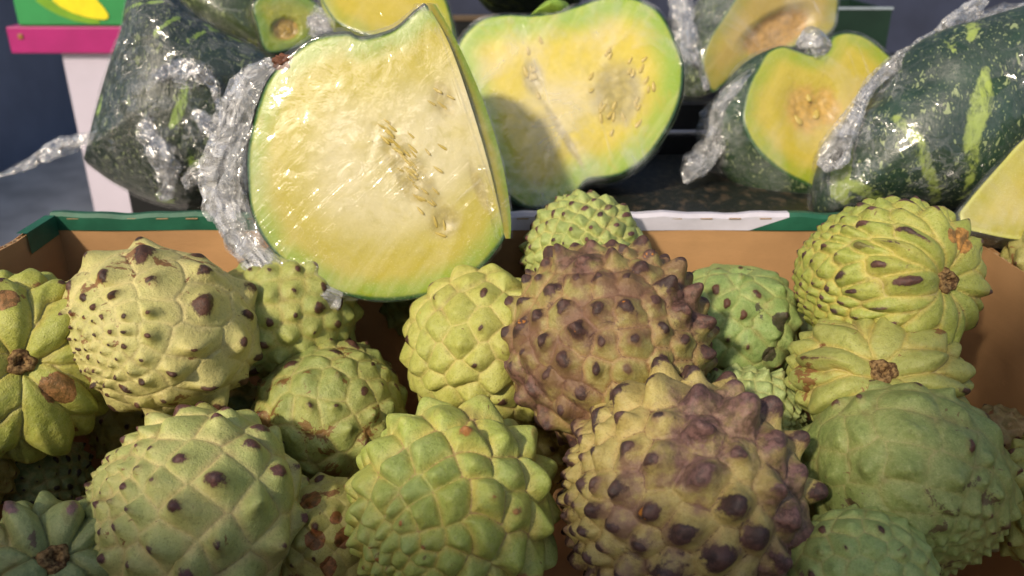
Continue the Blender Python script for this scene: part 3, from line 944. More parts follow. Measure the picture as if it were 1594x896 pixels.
cr_c = P(1262, 100, 0.86)
cr = empty("crate", Matrix.Translation((float(cr_c[0]), float(cr_c[1]) + 0.02, 0.2565)))
tag(cr, "dark green crate with a worn pale edge on the rear shelf, top right", "crate")
M_CRATE = plain("crate_green", (0.010, 0.028, 0.018), 0.45)
for nm, c_, s_ in (("front_panel", (0, -0.05, 0.028), (0.118, 0.004, 0.056)), ("rear_panel", (0, 0.05, 0.028), (0.118, 0.004, 0.056)),
                   ("side_panel", (-0.057, 0, 0.028), (0.004, 0.095, 0.056)), ("side_panel", (0.057, 0, 0.028), (0.004, 0.095, 0.056)), ("base_panel", (0, 0, 0.003), (0.110, 0.095, 0.004))):
    box(nm, c_, s_, M_CRATE, cr)
box("rim", (0, -0.05, 0.0572), (0.120, 0.005, 0.0022), plain("worn_rim", (0.25, 0.30, 0.34), 0.4), cr)

# pink topped counter with the banana carton, left of the stall
ct = empty("display_counter", Matrix.Translation((-0.60, 1.05, -0.62)))
tag(ct, "white display counter with a magenta edged top at the far left", "counter")
M_PINK = plain("magenta_laminate", (0.34, 0.016, 0.14), 0.45, 0.06, 40, bstr=0.03)
M_WHITEL = plain("white_laminate", (0.50, 0.46, 0.55), 0.5, 0.05, 12, bstr=0.03)
def counter_px(px, py, zc):
    return P(px, py, zc)
pA, pB = P(14, 66, 1.0), P(300, 74, 1.0)
zt = (P(14, 40, 1.0))[2]; zl = P(20, 84, 1.0)[2]
dx = pB - pA; ang = math.atan2(dx[1], dx[0])
Wc, Dc = 0.27, 0.40
def cpos(u, w, z):            # u along the front edge, w backwards
    return (pA[0] + u * math.cos(ang) - w * math.sin(ang) + 0.60, pA[1] + u * math.sin(ang) + w * math.cos(ang) - 1.05, z + 0.62)
box("counter_top", cpos(Wc / 2, Dc / 2, (zt + zl) / 2), (Wc, Dc, zt - zl), M_PINK, ct, ang, bevel=0.0015)
box("screw_head", cpos(0.0155, -0.0006, zt - 0.011), (0.006, 0.0016, 0.006), plain("brass", (0.25, 0.12, 0.03), 0.4), ct, ang, bevel=0.0008)
u0 = (P(86, 90, 1.0)[0] - pA[0])
box("front_panel", cpos(u0 + 0.1, 0.02, (zl - 0.62) / 2 - 0.0005), (0.20, 0.02, zl + 0.62 - 0.001), M_WHITEL, ct, ang)
box("side_panel", cpos(u0 + 0.011, 0.195, (zl - 0.62) / 2 - 0.0005), (0.02, 0.328, zl + 0.62 - 0.001), M_WHITEL, ct, ang)
bc = empty("banana_carton", Matrix.Translation((-0.5, 1.1, zt)))
tag(bc, "green carton printed with a yellow banana standing on the magenta counter", "carton")
def bpos(u, w, z):
    p = cpos(u, w, z); return (p[0] - 0.60 + 0.5, p[1] + 1.05 - 1.1, p[2] - 0.62 - zt)
M_GREENC = plain("green_carton", (0.03, 0.24, 0.07), 0.5, 0.1, 30, bstr=0.05)
ub = P(31, 38, 1.0)[0] - pA[0]
box("carton_body", bpos(ub + 0.12, 0.155, zt + 0.0905), (0.24, 0.30, 0.18), M_GREENC, bc, ang, bevel=0.002)
def print_shape(name, pts, mat, w):
    # pts: (u, z above the counter) outline printed on the carton's front face
    v = [bpos(ub + u, 0.005 - w, zt + z) for u, z in pts] + [bpos(ub + u, 0.0052, zt + z) for u, z in pts]
    n = len(pts)
    f = [tuple(range(n))] + [(i, i + n, (i + 1) % n + n, (i + 1) % n) for i in range(n)]
    return mk(name, v, f, mat, bc, smooth=False)
def px_uz(px, py):
    q = P(px, py, 1.0); return (q[0] - pA[0] - ub, q[2] - zt)
ban = [(92, -2), (104, 9), (120, 18), (140, 25), (156, 28), (168, 29), (174, 26), (175, 20), (170, 10), (162, -2), (150, -14), (110, -14)]
sh = [(66, -2), (80, 11), (98, 22), (120, 31), (142, 35), (158, 36), (160, 30), (140, 26), (118, 18), (102, 9), (90, -2), (80, -10)]
print_shape("banana_print", [px_uz(*p) for p in reversed(ban)], plain("banana_yellow", (0.72, 0.62, 0.015), 0.5, 0.08, 60), 0.0012)
print_shape("banana_print", [px_uz(*p) for p in reversed(sh)], plain("banana_green_side", (0.16, 0.33, 0.02), 0.5, 0.1, 60), 0.0006)

# unseen board added behind the viewer's left to shade the near fruit
pb = empty("shade_board", Matrix.Translation((-0.42, -0.36, -0.62)))
tag(pb, "blank board on two wooden legs, added out of view to shade the near fruit", "board")
M_PBW = plain("board_wood", (0.25, 0.16, 0.09), 0.7)
box("shade_card", (0.29, 0, 1.425), (0.26, 0.016, 0.135), M_PBW, pb)  # heightens the added board to shade the right fruit and box wall
box("shade_panel", (0, 0, 0.955), (0.84, 0.018, 0.78), plain("shade_panel", (0.03, 0.03, 0.032), 0.6), pb)
for sx in (-0.44, 0.44):
    box("leg", (sx, 0, 0.69), (0.04, 0.04, 1.38), M_PBW, pb)

#FRUIT
# ------------------------------------------------------------------ the custard apples
CA = custard_apple
CA("yellow green ribbed custard apple with its stem scar facing out, at the left edge", 30, 568, 152, 0.42, (0.02, 0.04, 1), 11,
   skin("skin_a", (0.36, 0.38, 0.07), (0.50, 0.44, 0.10), (0.22, 0.28, 0.06), patch=0.25, tipfrac=0.5, tiplo=0.62, seed=11, scarcol=(0.12, 0.05, 0.02)),
   n=88, petals=1.0, dh=0.34, kh=0.06, stem=True, taper=0.1,
   scars=[(0.36, -0.27, 0.9, 0.16), (0.68, 0.05, 0.7, 0.13), (-0.12, 0.62, 0.75, 0.12)])
CA("pale cream custard apple with dark tips and clustered blossom end at lower left", 241, 514, 160, 0.43, (0.66, 0.26, -0.70), 12,
   skin("skin_b", (0.52, 0.47, 0.17), (0.62, 0.53, 0.23), (0.42, 0.44, 0.15), line=(0.5, 0.4, 0.2), linew=0.2, tiplo=0.42, patch=0.5, patchscale=85, seed=12, altamt=0.4),
   n=100, dh=0.02, pil=0.01, kh=0.22, kw=0.25, spk=0.15, tsz=0.8, apex=0.33, el=1.08, taper=0.22, squash=(0.3, 0.95, 0.0, 0.84))
CA("green custard apple half hidden behind the large wrapped wedge", 450, 492, 118, 0.485, (-0.5, 0.75, 0.2), 13,
   skin("skin_c", (0.34, 0.37, 0.10), (0.44, 0.40, 0.11), (0.2, 0.27, 0.07), tiplo=0.45, tipfrac=0.6, seed=13), n=120, dh=0.2, kh=0.2, sub=6)
CA("olive custard apple with brown blotches on a smooth top, below the wrapped wedge", 522, 640, 126, 0.465, (-0.5, -0.6, -0.5), 14,
   skin("skin_d", (0.30, 0.33, 0.09), (0.42, 0.38, 0.11), (0.18, 0.25, 0.07), patch=0.85, patchscale=85, tiplo=0.5, tipfrac=0.5, seed=14, patchcol=(0.12, 0.05, 0.015)),
   n=100, dh=0.03, pil=0.05, kh=0.14, kw=0.26, spk=0.12, lump=0.045, crease=0.03)
CA("yellow custard apple with low netted scales and few dark dots, left of the brown one", 752, 548, 130, 0.46, (0.3, 0.85, -0.3), 15,
   skin("skin_e", (0.42, 0.42, 0.09), (0.52, 0.46, 0.14), (0.36, 0.40, 0.10), tipfrac=0.3, tiplo=0.55, seed=15, lichen=0.7, line=(0.5, 0.36, 0.15)),
   n=100, dh=0.06, pil=0.14, kh=0.13, kw=0.27, spk=0.12, taper=0.1)
CA("light green custard apple with fine spiralling dark dots, at the box's back rim", 905, 400, 102, 0.485, (0.75, 0.35, -0.3), 16,
   skin("skin_f", (0.35, 0.42, 0.13), (0.46, 0.45, 0.14), (0.28, 0.36, 0.11), tipfrac=0.8, tiplo=0.36, seed=16, tip=(0.06, 0.03, 0.03)),
   n=180, dh=0.12, pil=0.16, kh=0.2, kw=0.3, petals=0.5)
CA("brown purple spiky custard apple lying behind the front purple one", 940, 528, 164, 0.425, (0.25, -0.55, -0.6), 17,
   skin("skin_g", (0.30, 0.26, 0.08), (0.34, 0.20, 0.09), (0.24, 0.14, 0.07), line=(0.10, 0.05, 0.03), linew=0.8, tip=(0.042, 0.024, 0.022), tiplo=0.27,
        purple=0.95, purpcol=(0.115, 0.058, 0.040), lichen=1.0, seed=17, rough=0.55, scarsoft=0.6, scarcol=(0.075, 0.038, 0.03)),
   n=140, dh=0.08, pil=0.08, kh=0.28, kw=0.28, kp=2.6, spk=0.10, jit=0.03, tsz=1.05, lean=0.06, taper=0.12, scars=[(-0.75, -0.5, 0.4, 0.4), (-0.25, 0.8, 0.5, 0.34), (0.75, 0.3, 0.5, 0.3)])
CA("pale green custard apple with black scuffs, right of the brown purple one", 1138, 512, 108, 0.485, (0.1, 0.9, 0.25), 18,
   skin("skin_h", (0.25, 0.35, 0.11), (0.33, 0.38, 0.12), (0.18, 0.28, 0.08), tipfrac=0.8, tiplo=0.62, patch=0.35, patchcol=(0.04, 0.03, 0.025), scarcol=(0.028, 0.02, 0.016), seed=18, linew=0.3),
   n=95, dh=0.05, pil=0.05, kh=0.16, kw=0.25, spk=0.15, lump=0.04, scars=[(0.62, 0.1, 0.75, 0.14), (0.5, -0.35, 0.8, 0.12)])
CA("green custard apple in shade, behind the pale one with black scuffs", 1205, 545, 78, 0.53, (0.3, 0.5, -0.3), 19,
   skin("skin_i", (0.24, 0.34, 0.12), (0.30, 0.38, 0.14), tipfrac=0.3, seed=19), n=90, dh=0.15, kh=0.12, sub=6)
CA("large yellow green custard apple with rows of dark dots and its stem scar facing right", 1364, 440, 138, 0.44, (0.70, 0.02, 0.70), 20,
   skin("skin_j", (0.32, 0.36, 0.07), (0.50, 0.42, 0.10), (0.22, 0.29, 0.06), tipfrac=0.95, tiplo=0.40, seed=20, scarcol=(0.22, 0.10, 0.025), tip=(0.05, 0.028, 0.025)),
   n=300, petals=1.0, dh=0.30, kh=0.16, kw=0.28, el=1.2, taper=0.24, stem=True, scars=[(0.73, 0.46, 0.5, 0.12), (0.62, 0.5, 0.6, 0.09)])
CA("pale yellow ribbed custard apple with its stem scar up, below the large dotted one", 1358, 590, 138, 0.415, (0.14, 0.22, 0.97), 21,
   skin("skin_k", (0.33, 0.35, 0.09), (0.46, 0.38, 0.10), (0.22, 0.27, 0.07), patch=0.5, tipfrac=0.4, tiplo=0.62, seed=21),
   n=105, petals=1.0, dh=0.34, kh=0.10, crease=0.06, stem=True, squash=(0, 1, 0.25, 0.74))
CA("big smooth green custard apple with round bumps, at the lower right of the box", 1410, 748, 156, 0.38, (-0.5, 0.72, -0.4), 22,
   skin("skin_l", (0.23, 0.285, 0.085), (0.27, 0.29, 0.09), (0.16, 0.225, 0.06), tipfrac=0.28, tiplo=0.55, patch=0.6, patchscale=75, patchcol=(0.06, 0.035, 0.02), seed=22, linew=0.3),
   n=125, dh=0.03, pil=0.025, kh=0.19, kw=0.27, spk=0.12, jit=0.10, crease=0.025, apex=0.45, el=1.05)
CA("green custard apple with tight small beads, behind the front purple one", 1168, 668, 102, 0.44, (-0.75, 0.3, -0.4), 23,
   skin("skin_m", (0.32, 0.40, 0.15), (0.40, 0.42, 0.15), (0.24, 0.33, 0.12), tipfrac=0.25, tiplo=0.6, seed=23), n=230, dh=0.24, kh=0.26, kw=0.32, apex=0.55)
CA("knobbly purple and yellow custard apple with dark domed tips, front centre", 1050, 776, 192, 0.375, (0.88, 0.16, -0.36), 24,
   skin("skin_n", (0.44, 0.36, 0.12), (0.44, 0.32, 0.12), (0.30, 0.23, 0.09), line=(0.13, 0.06, 0.03), linew=0.9, tip=(0.042, 0.025, 0.024), tiplo=0.25,
        purple=0.85, purpcol=(0.145, 0.075, 0.07), lichen=1.0, seed=24, rough=0.52, scarsoft=0.75, scarcol=(0.085, 0.046, 0.042)),
   n=150, dh=0.10, pil=0.14, kh=0.31, kw=0.30, kp=3.2, spk=0.05, jit=0.03, tsz=1.1, lean=0.05, apex=0.6, taper=0.1, scars=[(0.35, 0.62, 0.62, 0.55), (0.75, 0.15, 0.62, 0.5), (0.15, 0.35, 0.9, 0.36), (0.8, -0.4, 0.4, 0.5)])
CA("pale green custard apple with plump unmarked scales, front centre left of the purple one", 696, 800, 164, 0.375, (0.55, 0.45, -0.6), 25,
   skin("skin_o", (0.36, 0.42, 0.085), (0.56, 0.48, 0.12), (0.31, 0.41, 0.15), line=(0.36, 0.22, 0.10), linew=0.75, tipfrac=0.3, tiplo=0.72, seed=25, tip=(0.16, 0.08, 0.03)),
   n=112, dh=0.08, pil=0.22, kh=0.19, kw=0.28, spk=0.12, jit=0.09, apex=0.5, lean=0.08, scars=[])
CA("pale grey green custard apple with purple tips and pointed scales, front left", 285, 795, 174, 0.385, (0.86, -0.3, -0.3), 26,
   skin("skin_p", (0.42, 0.45, 0.15), (0.62, 0.53, 0.22), (0.32, 0.39, 0.13), tipfrac=0.9, tiplo=0.55, seed=26, tip=(0.06, 0.03, 0.03), line=(0.40, 0.28, 0.14), patch=0.25),
   n=105, dh=0.05, pil=0.07, kh=0.22, kw=0.27, spk=0.2, jit=0.10, crease=0.03, lean=0.16, apex=0.55, taper=0.2)
CA("grey green custard apple with petal-like ribs round its stem scar, bottom left corner", 75, 892, 126, 0.36, (0.08, 0.2, 0.97), 27,
   skin("skin_q", (0.24, 0.29, 0.12), (0.32, 0.33, 0.12), (0.16, 0.22, 0.09), tipfrac=0.6, tiplo=0.58, patch=0.5, patchcol=(0.08, 0.045, 0.04), seed=27, tip=(0.09, 0.06, 0.07)),
   n=62, petals=1.0, dh=0.44, kh=0.08, crease=0.08, stem=True)
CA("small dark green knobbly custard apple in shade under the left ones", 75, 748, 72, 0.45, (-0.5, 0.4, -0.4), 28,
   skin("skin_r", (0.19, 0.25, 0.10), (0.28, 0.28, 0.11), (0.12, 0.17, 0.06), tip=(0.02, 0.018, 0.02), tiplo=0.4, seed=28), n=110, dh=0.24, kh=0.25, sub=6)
CA("yellow custard apple with large rust brown scars, between the two front pale green ones", 512, 840, 102, 0.41, (0.2, 0.85, -0.3), 29,
   skin("skin_s", (0.42, 0.38, 0.11), (0.50, 0.43, 0.14), (0.34, 0.34, 0.10), tipfrac=0.5, tiplo=0.6, patch=0.6, seed=29, scarcol=(0.12, 0.04, 0.015)),
   n=95, dh=0.16, kh=0.16, scars=[(-0.28, 0.62, 0.7, 0.17), (0.28, 0.02, 0.95, 0.2), (-0.2, 0.02, 0.95, 0.15), (0.1, 0.3, 0.9, 0.12), (0.0, -0.4, 0.9, 0.15)])
CA("green custard apple with faint purple streaks, at the bottom edge right of centre", 1342, 912, 122, 0.345, (-0.4, 0.75, -0.3), 30,
   skin("skin_t", (0.29, 0.38, 0.12), (0.36, 0.39, 0.12), (0.22, 0.32, 0.10), tipfrac=0.5, tiplo=0.66, patch=0.45, patchcol=(0.10, 0.05, 0.05), seed=30),
   n=115, dh=0.05, pil=0.07, kh=0.13, kw=0.25, spk=0.15)
CA("green and yellow custard apple with black tips, at the right edge of the box", 1640, 792, 116, 0.40, (0.4, 0.8, 0.1), 31,
   skin("skin_u", (0.34, 0.40, 0.13), (0.44, 0.40, 0.09), (0.30, 0.30, 0.07), tipfrac=0.8, tiplo=0.5, seed=31), n=95, dh=0.18, kh=0.24, sub=6)
CA("brownish custard apple mostly out of frame, at the left edge in shade", -55, 738, 72, 0.42, (0.3, 0.6, 0.3), 32,
   skin("skin_v", (0.30, 0.25, 0.07), (0.34, 0.28, 0.09), (0.16, 0.12, 0.04), seed=32, patch=0.5), n=90, sub=6)
CA("custard apple with rust brown patches outside the box's right wall", 1650, 418, 92, 0.475, (0.2, 0.8, 0.3), 33,
   skin("skin_w", (0.36, 0.34, 0.10), (0.42, 0.36, 0.12), seed=33, patch=1.2, patchcol=(0.14, 0.05, 0.02)), n=95, sub=6, group="custard apples beside the box")
# lower layer seen in the gaps
for (px, py, rp, zc, sd, lab, a, b) in (
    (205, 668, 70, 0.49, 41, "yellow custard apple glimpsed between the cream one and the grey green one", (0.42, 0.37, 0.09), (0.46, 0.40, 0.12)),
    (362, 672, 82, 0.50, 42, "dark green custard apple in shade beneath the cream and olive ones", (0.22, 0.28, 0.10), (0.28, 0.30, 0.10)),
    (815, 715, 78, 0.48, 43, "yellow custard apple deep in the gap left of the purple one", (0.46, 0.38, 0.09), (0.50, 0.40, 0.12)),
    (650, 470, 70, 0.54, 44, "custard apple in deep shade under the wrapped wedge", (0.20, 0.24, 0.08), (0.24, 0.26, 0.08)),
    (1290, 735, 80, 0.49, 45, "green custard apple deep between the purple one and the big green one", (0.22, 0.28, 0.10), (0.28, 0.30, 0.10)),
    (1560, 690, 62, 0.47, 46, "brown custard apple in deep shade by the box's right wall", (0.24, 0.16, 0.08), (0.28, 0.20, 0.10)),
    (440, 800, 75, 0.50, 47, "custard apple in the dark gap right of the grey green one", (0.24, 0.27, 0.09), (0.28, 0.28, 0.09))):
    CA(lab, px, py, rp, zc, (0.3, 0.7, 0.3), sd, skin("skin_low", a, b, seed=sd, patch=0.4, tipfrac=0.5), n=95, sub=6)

#SQUASH
# ------------------------------------------------------------------ the wrapped squash
FL1 = flesh_mat("flesh_yellow", seed=1)
R1 = rind_mat("rind_dark", seed=1)
# large wedge in front, resting on the rim and on the fruit
ptsA = [(428, 106), (406, 145), (386, 223), (384, 279), (392, 335), (423, 390), (484, 440), (551, 463), (618, 467), (690, 452), (746, 418), (787, 371), (787, 371),
        (764, 270), (735, 170), (700, 70), (664, 4), (664, 4), (646, 17), (612, 45), (562, 58), (540, 50), (495, 56), (467, 72)]
A = Squash("squash_wedge", "large pale yellow squash wedge in cling film propped on the box's back rim", ptsA, 0.455, (-0.04, -0.06, 1), D=0.06, shift=(-0.012, 0.020), bulge=0.03)
A.flesh(FL1, cavs=[(638, 268, 42, 110, 0.62, 0.0006), (692, 345, 40, 40, 0.4, 0.0006), (690, 155, 28, 44, 0.3, 0.0006), (745, 290, 14, 60, 0.35, 0.0004)], seed=1, cutedge=((664, 4), (787, 371)), soft=0.05)
A.rind(R1, seed=1)
sp = []
for k in range(36):
    u = random.random(); w = random.gauss(0, 1)
    sp.append((588 + 92 * u + 15 * w, 185 + 135 * u - 8 * w, 0.9 + random.uniform(-0.2, 0.2)))
A.seeds(sp + [(680, 140, 1.0), (700, 150, 1.1), (690, 165, 0.9), (672, 160, 1.0), (678, 345, 0.3), (692, 352, 0.2), (686, 365, 1.2)], size=(0.0007, 0.0034, 0.0006), lift=0.0001)
# second cut face, turned to the right
edge_top, edge_bot = A.px((664, 4)), A.px((787, 371))
def facet():
    e0 = np.array(A.org) + edge_top[0] * A.x + edge_top[1] * A.y
    e1 = np.array(A.org) + edge_bot[0] * A.x + edge_bot[1] * A.y
    d = camdir((0.86, 0.02, -0.50))
    U, V = 30, 14
    v = []
    for i in range(U + 1):
        u = i / U
        w = 0.015 * math.sin(math.pi * min(1, 0.05 + u * 0.93)) ** 0.6
        for j in range(V + 1):
            q = e0 + (e1 - e0) * u + d * w * j / V + A.n * 0.0
            v.append(q)
    f = [(i * (V + 1) + j, i * (V + 1) + j + 1, (i + 1) * (V + 1) + j + 1, (i + 1) * (V + 1) + j) for i in range(U) for j in range(V)]
    f = [t[::-1] for t in f]
    v = np.array(v)
    Mi = np.array(A.M.inverted()); vl = v @ Mi[:3, :3].T + Mi[:3, 3]
    bd = np.array([[max(0.0035, 0.034 - 0.031 * (k % (V + 1)) / V) for k in range(len(v))]])[0]
    Aa = np.stack([bd * 10, bd * 0, bd * 0, bd * 0 + 1], 1)
    mk("flesh", vl, f, FL1, A.root, True, {"cut": Aa})
    off = camdir((0.8, 0.0, 0.6)) * 0.0014
    vl2 = (v + off) @ Mi[:3, :3].T + Mi[:3, 3]
    return vl2, f
fv, ff = facet()
WA = wrap_mat("film_front", rot=-0.75, glare_haze=0.016, crumple=1.3, streak=0.9, seed=1)
wA = A.wrap(WA, seed=1, bunch0=0.08, bare=((664, 4), (787, 371)), loose=[(372, 260, 60, 0.018, 0.95), (400, 400, 60, 0.016, 0.9), (410, 150, 45, 0.012, 0.9), (500, 455, 60, 0.010, 0.85), (440, 430, 40, 0.012, 0.9)], tmax=0.7)
mk("plastic_wrap", fv, ff, WA, A.root, True, {"bunch": np.full(len(fv), 0.15)})
A.fold([(425, 98, 0.462, 12), (388, 130, 0.466, 24), (362, 190, 0.468, 26), (345, 250, 0.47, 28), (348, 320, 0.468, 30), (385, 390, 0.462, 24), (440, 440, 0.458, 20), (530, 470, 0.458, 10)], wA, WA, seed=2, amp=0.55, flat=0.35)

sc_ = A.px((440, 96))
vv_, ff_ = ICO[6][0][:, :], ICO[6][1]
ns_ = fnoise(vv_[:2562], 1.6, 3, 4) if False else np.array([mnoise.noise(Vector(map(float, p * 2.2))) for p in vv_])
mk("stalk_scar", vv_ * (1 + 0.45 * ns_)[:, None] * np.array([0.0055, 0.0042, 0.003]) + np.array([sc_[0], sc_[1], -0.0015]), ff_, plain("dry_brown", (0.14, 0.055, 0.03), 0.7, 0.4, 200), A.root)
# second half, turned left, behind the wedge
ptsB = [(708, 80), (722, 52), (750, 28), (788, 21), (825, 22), (868, 16), (900, 7), (938, -5), (971, -7), (1004, 2), (1032, 23), (1055, 70), (1064, 103), (1060, 150), (1041, 197),
        (1008, 244), (971, 270), (943, 277), (914, 281), (891, 305), (858, 321), (825, 324), (802, 314), (775, 285), (750, 230), (730, 160), (712, 108)]
FL2 = flesh_mat("flesh_peach", outer=(0.27, 0.41, 0.02), mid=(0.62, 0.50, 0.04), core=(0.70, 0.59, 0.30), seed=2, w=1.5)
B = Squash("squash_half", "heart shaped squash half showing pale peach flesh in cling film, behind the large wedge", ptsB, 0.57, (-0.02, 0.0, 1), D=0.075, bulge=0.10, shift=(0.0, 0.0))
B.flesh(FL2, cavs=[(962, 145, 62, 74, 0.0, 0.0008), (830, 120, 26, 44, 0.2, 0.0006), (878, 210, 10, 95, 0.55, 0.001)], seed=2, soft=0.05)
B.rind(rind_mat("rind_green", (0.03, 0.10, 0.02), stripe=0.8, seed=2), seed=2)
sp = []
for k in range(26):
    r = 14 + 42 * math.sqrt(random.random()); a = random.uniform(0, 6.28)
    sp.append((965 + r * math.cos(a) * 0.95, 140 + r * math.sin(a) * 1.25, random.gauss(-0.35, 0.35)))
for k in range(9):
    sp.append((828 + random.gauss(0, 9), 118 + random.gauss(0, 18), 0.3))
B.seeds(sp, size=(0.0013, 0.0034, 0.0006), lift=0.0)
WB = wrap_mat("film_second", rot=1.3, glare_haze=0.07, crumple=0.6, streak=0.8, seed=2)
wB = B.wrap(WB, seed=2, bunch0=0.10, loose=[(850, 230, 110, 0.003, 0.35), (1060, 90, 30, 0.006, 0.7)], tmax=0.6)
# its green stalk stub
def stalk(S, pts, zc, mat, D=0.02):
    T = resample(to_plane(pts, S.org, S.x, S.y, S.n), 48)
    c = T.mean(0); rows = []
    for t in np.linspace(-1, 1, 15):
        s = max(0.02, math.cos(t * math.pi / 2) ** 0.6)
        rows.append(np.column_stack([c + (T - c) * s, np.full(48, -D * 0.6 + D * t)]))
    v = np.concatenate(rows); v[:, :2] += 0.0008 * np.column_stack([fnoise(v, 150, 2, 3), fnoise(v, 150, 2, 9)])
    return mk("stalk", v, [q[::-1] for q in ringgrid(15, 48)], mat, S.root)
stalk(B, [(824, 20), (838, 6), (855, -4), (880, -4), (889, 8), (878, 19), (850, 24)], 0.57, plain("stalk_green", (0.22, 0.34, 0.05), 0.4, 0.3, 120))

# dark wedge on the left, skin towards us
ptsC = [(205, -5), (190, 50), (170, 110), (150, 185), (133, 250), (133, 250), (185, 288), (250, 318), (320, 324), (365, 310), (400, 230), (425, 150), (432, 100), (400, 78), (350, 55), (300, 22), (260, -12)]
R3 = rind_mat("rind_blackgreen", (0.006, 0.015, 0.007), light=(0.25, 0.38, 0.06), stripe=0.55, seed=3, spk=0.55)
C = Squash("squash_wedge", "dark green squash wedge skin side out in crinkled cling film, left behind the box", ptsC, 0.585, (0.10, 0.0, 1), D=0.045, bulge=0.0, shift=(0.01, 0.0))
C.rind(R3, front=True, seed=3, K=50, strokes=[([(318, 160), (308, 195), (296, 215)], [5, 9, 4]), ([(205, 33), (275, 26)], [3, 3]), ([(300, 52), (270, 80)], [3, 3]), ([(320, 90), (335, 70)], [4, 3]), ([(175, 160), (172, 185)], [6, 6])])
ob = C.rind(R3, seed=4)
WC = wrap_mat("film_left", rot=0.6, glare_haze=0.002, crumple=0.8, bstr=1.0, streak=0.9, seed=3)
wC = C.wrap(WC, front=True, seed=3, bunch0=0.42, loose=[(270, 170, 60, 0.008, 0.9), (240, 110, 50, 0.006, 0.8), (320, 250, 60, 0.007, 0.85), (330, 140, 40, 0.007, 0.8)], tmax=0.7, amp=0.0007)
C.fold([(-8, 276, 0.56, 3), (40, 258, 0.56, 8), (85, 232, 0.56, 13), (120, 218, 0.56, 11), (160, 208, 0.552, 9), (200, 198, 0.545, 6), (235, 185, 0.54, 12)], wC, WC, seed=6, amp=0.6, flat=0.4, name="wrap_tail", bunch=0.75)
C.fold([(215, 105, 0.545, 8), (250, 120, 0.540, 22), (300, 115, 0.540, 20), (330, 135, 0.54, 12), (340, 170, 0.54, 6)], wC, WC, seed=7, amp=0.7, flat=0.25, bunch=0.7)
C.fold([(225, 190, 0.540, 20), (255, 240, 0.540, 22), (262, 290, 0.545, 18), (250, 312, 0.55, 8)], wC, WC, seed=8, amp=0.7, flat=0.25, bunch=0.55)

C.fold([(300, 175, 0.535, 10), (335, 200, 0.532, 22), (365, 215, 0.535, 16), (395, 200, 0.54, 8)], wC, WC, seed=21, amp=0.7, flat=0.3, bunch=0.6)
C.fold([(285, 285, 0.545, 8), (320, 265, 0.54, 20), (355, 250, 0.54, 20), (385, 240, 0.545, 8)], wC, WC, seed=22, amp=0.6, flat=0.3, bunch=0.6)
C.fold([(185, 60, 0.565, 6), (200, 120, 0.552, 14), (205, 160, 0.548, 14), (200, 200, 0.548, 6)], wC, WC, seed=23, amp=0.6, flat=0.3, bunch=0.5)
# big speckled squash on the right, skin towards us
ptsG = [(1349, 141), (1368, 112), (1429, 80), (1475, 66), (1546, 45), (1600, 33), (1660, 60), (1690, 140), (1640, 200), (1594, 225), (1555, 268), (1518, 300), (1480, 326), (1429, 328), (1382, 330),
        (1311, 338), (1272, 334), (1266, 300), (1272, 262), (1300, 215), (1335, 180)]
R4 = rind_mat("rind_speckled", (0.011, 0.030, 0.016), light=(0.36, 0.46, 0.10), stripe=0.62, seed=8, spk=1.0)
G = Squash("squash_half", "big dark green speckled squash with pale stripes in cling film, right behind the box", ptsG, 0.56, (-0.12, 0.1, 1), D=0.055, bulge=0.10, shift=(0.015, 0.01))
G.rind(R4, front=True, seed=5, K=60, strokes=[([(1478, 155), (1472, 200), (1462, 250), (1478, 318)], [6, 16, 12, 4]), ([(1358, 215), (1385, 250), (1405, 285), (1440, 322)], [5, 9, 8, 5]),
    ([(1475, 78), (1463, 105)], [9, 5]), ([(1594, 190), (1560, 240), (1520, 300)], [12, 10, 8]), ([(1290, 300), (1350, 325)], [9, 6])])
G.rind(R4, seed=6)
WG = wrap_mat("film_right", rot=0.45, glare_haze=0.004, crumple=1.1, bstr=0.8, streak=0.9, seed=4)
wG = G.wrap(WG, front=True, seed=5, bunch0=0.14, loose=[(1310, 230, 55, 0.010, 0.9), (1300, 300, 50, 0.006, 0.8), (1420, 290, 60, 0.004, 0.6), (1550, 150, 55, 0.004, 0.65), (1350, 160, 40, 0.006, 0.8)], tmax=0.6, amp=0.0006)
G.fold([(1278, 262, 0.525, 10), (1300, 235, 0.52, 24), (1325, 190, 0.522, 16), (1352, 140, 0.528, 10), (1395, 98, 0.535, 12), (1440, 72, 0.54, 14), (1478, 40, 0.545, 16), (1510, 16, 0.55, 14), (1532, -4, 0.553, 8)], wG, WG, seed=9, amp=0.55, flat=0.35)
G.fold([(1470, 66, 0.54, 10), (1510, 52, 0.54, 12), (1550, 32, 0.545, 14), (1600, 18, 0.55, 12)], wG, WG, seed=10, amp=0.55, flat=0.35, bunch=0.8)

# half with a seed hollow between
ptsF = [(1180, 103), (1194, 80), (1218, 70), (1241, 77), (1265, 84), (1288, 78), (1296, 56), (1321, 49), (1349, 56), (1377, 77), (1395, 100), (1408, 150), (1395, 210), (1350, 275), (1300, 300), (1283, 300), (1255, 286),
        (1218, 267), (1180, 234), (1159, 197), (1157, 169), (1166, 131)]
FL3 = flesh_mat("flesh_orange", outer=(0.28, 0.35, 0.02), mid=(0.50, 0.41, 0.04), core=(0.55, 0.43, 0.13), cav=(0.58, 0.36, 0.09), seed=3)
F = Squash("squash_half", "wrapped squash half with an orange seed hollow, left of the big speckled one", ptsF, 0.60, (0.10, 0.05, 1), D=0.06, bulge=0.22, shift=(-0.016, -0.012))
F.flesh(FL3, soft=0.1, cavs=[(1255, 168, 42, 54, 0.2, 0.004), (1290, 165, 28, 44, 0.2, 0.003)], seed=3)
F.rind(rind_mat("rind_moss", (0.012, 0.04, 0.010), stripe=0.35, seed=5), seed=7)
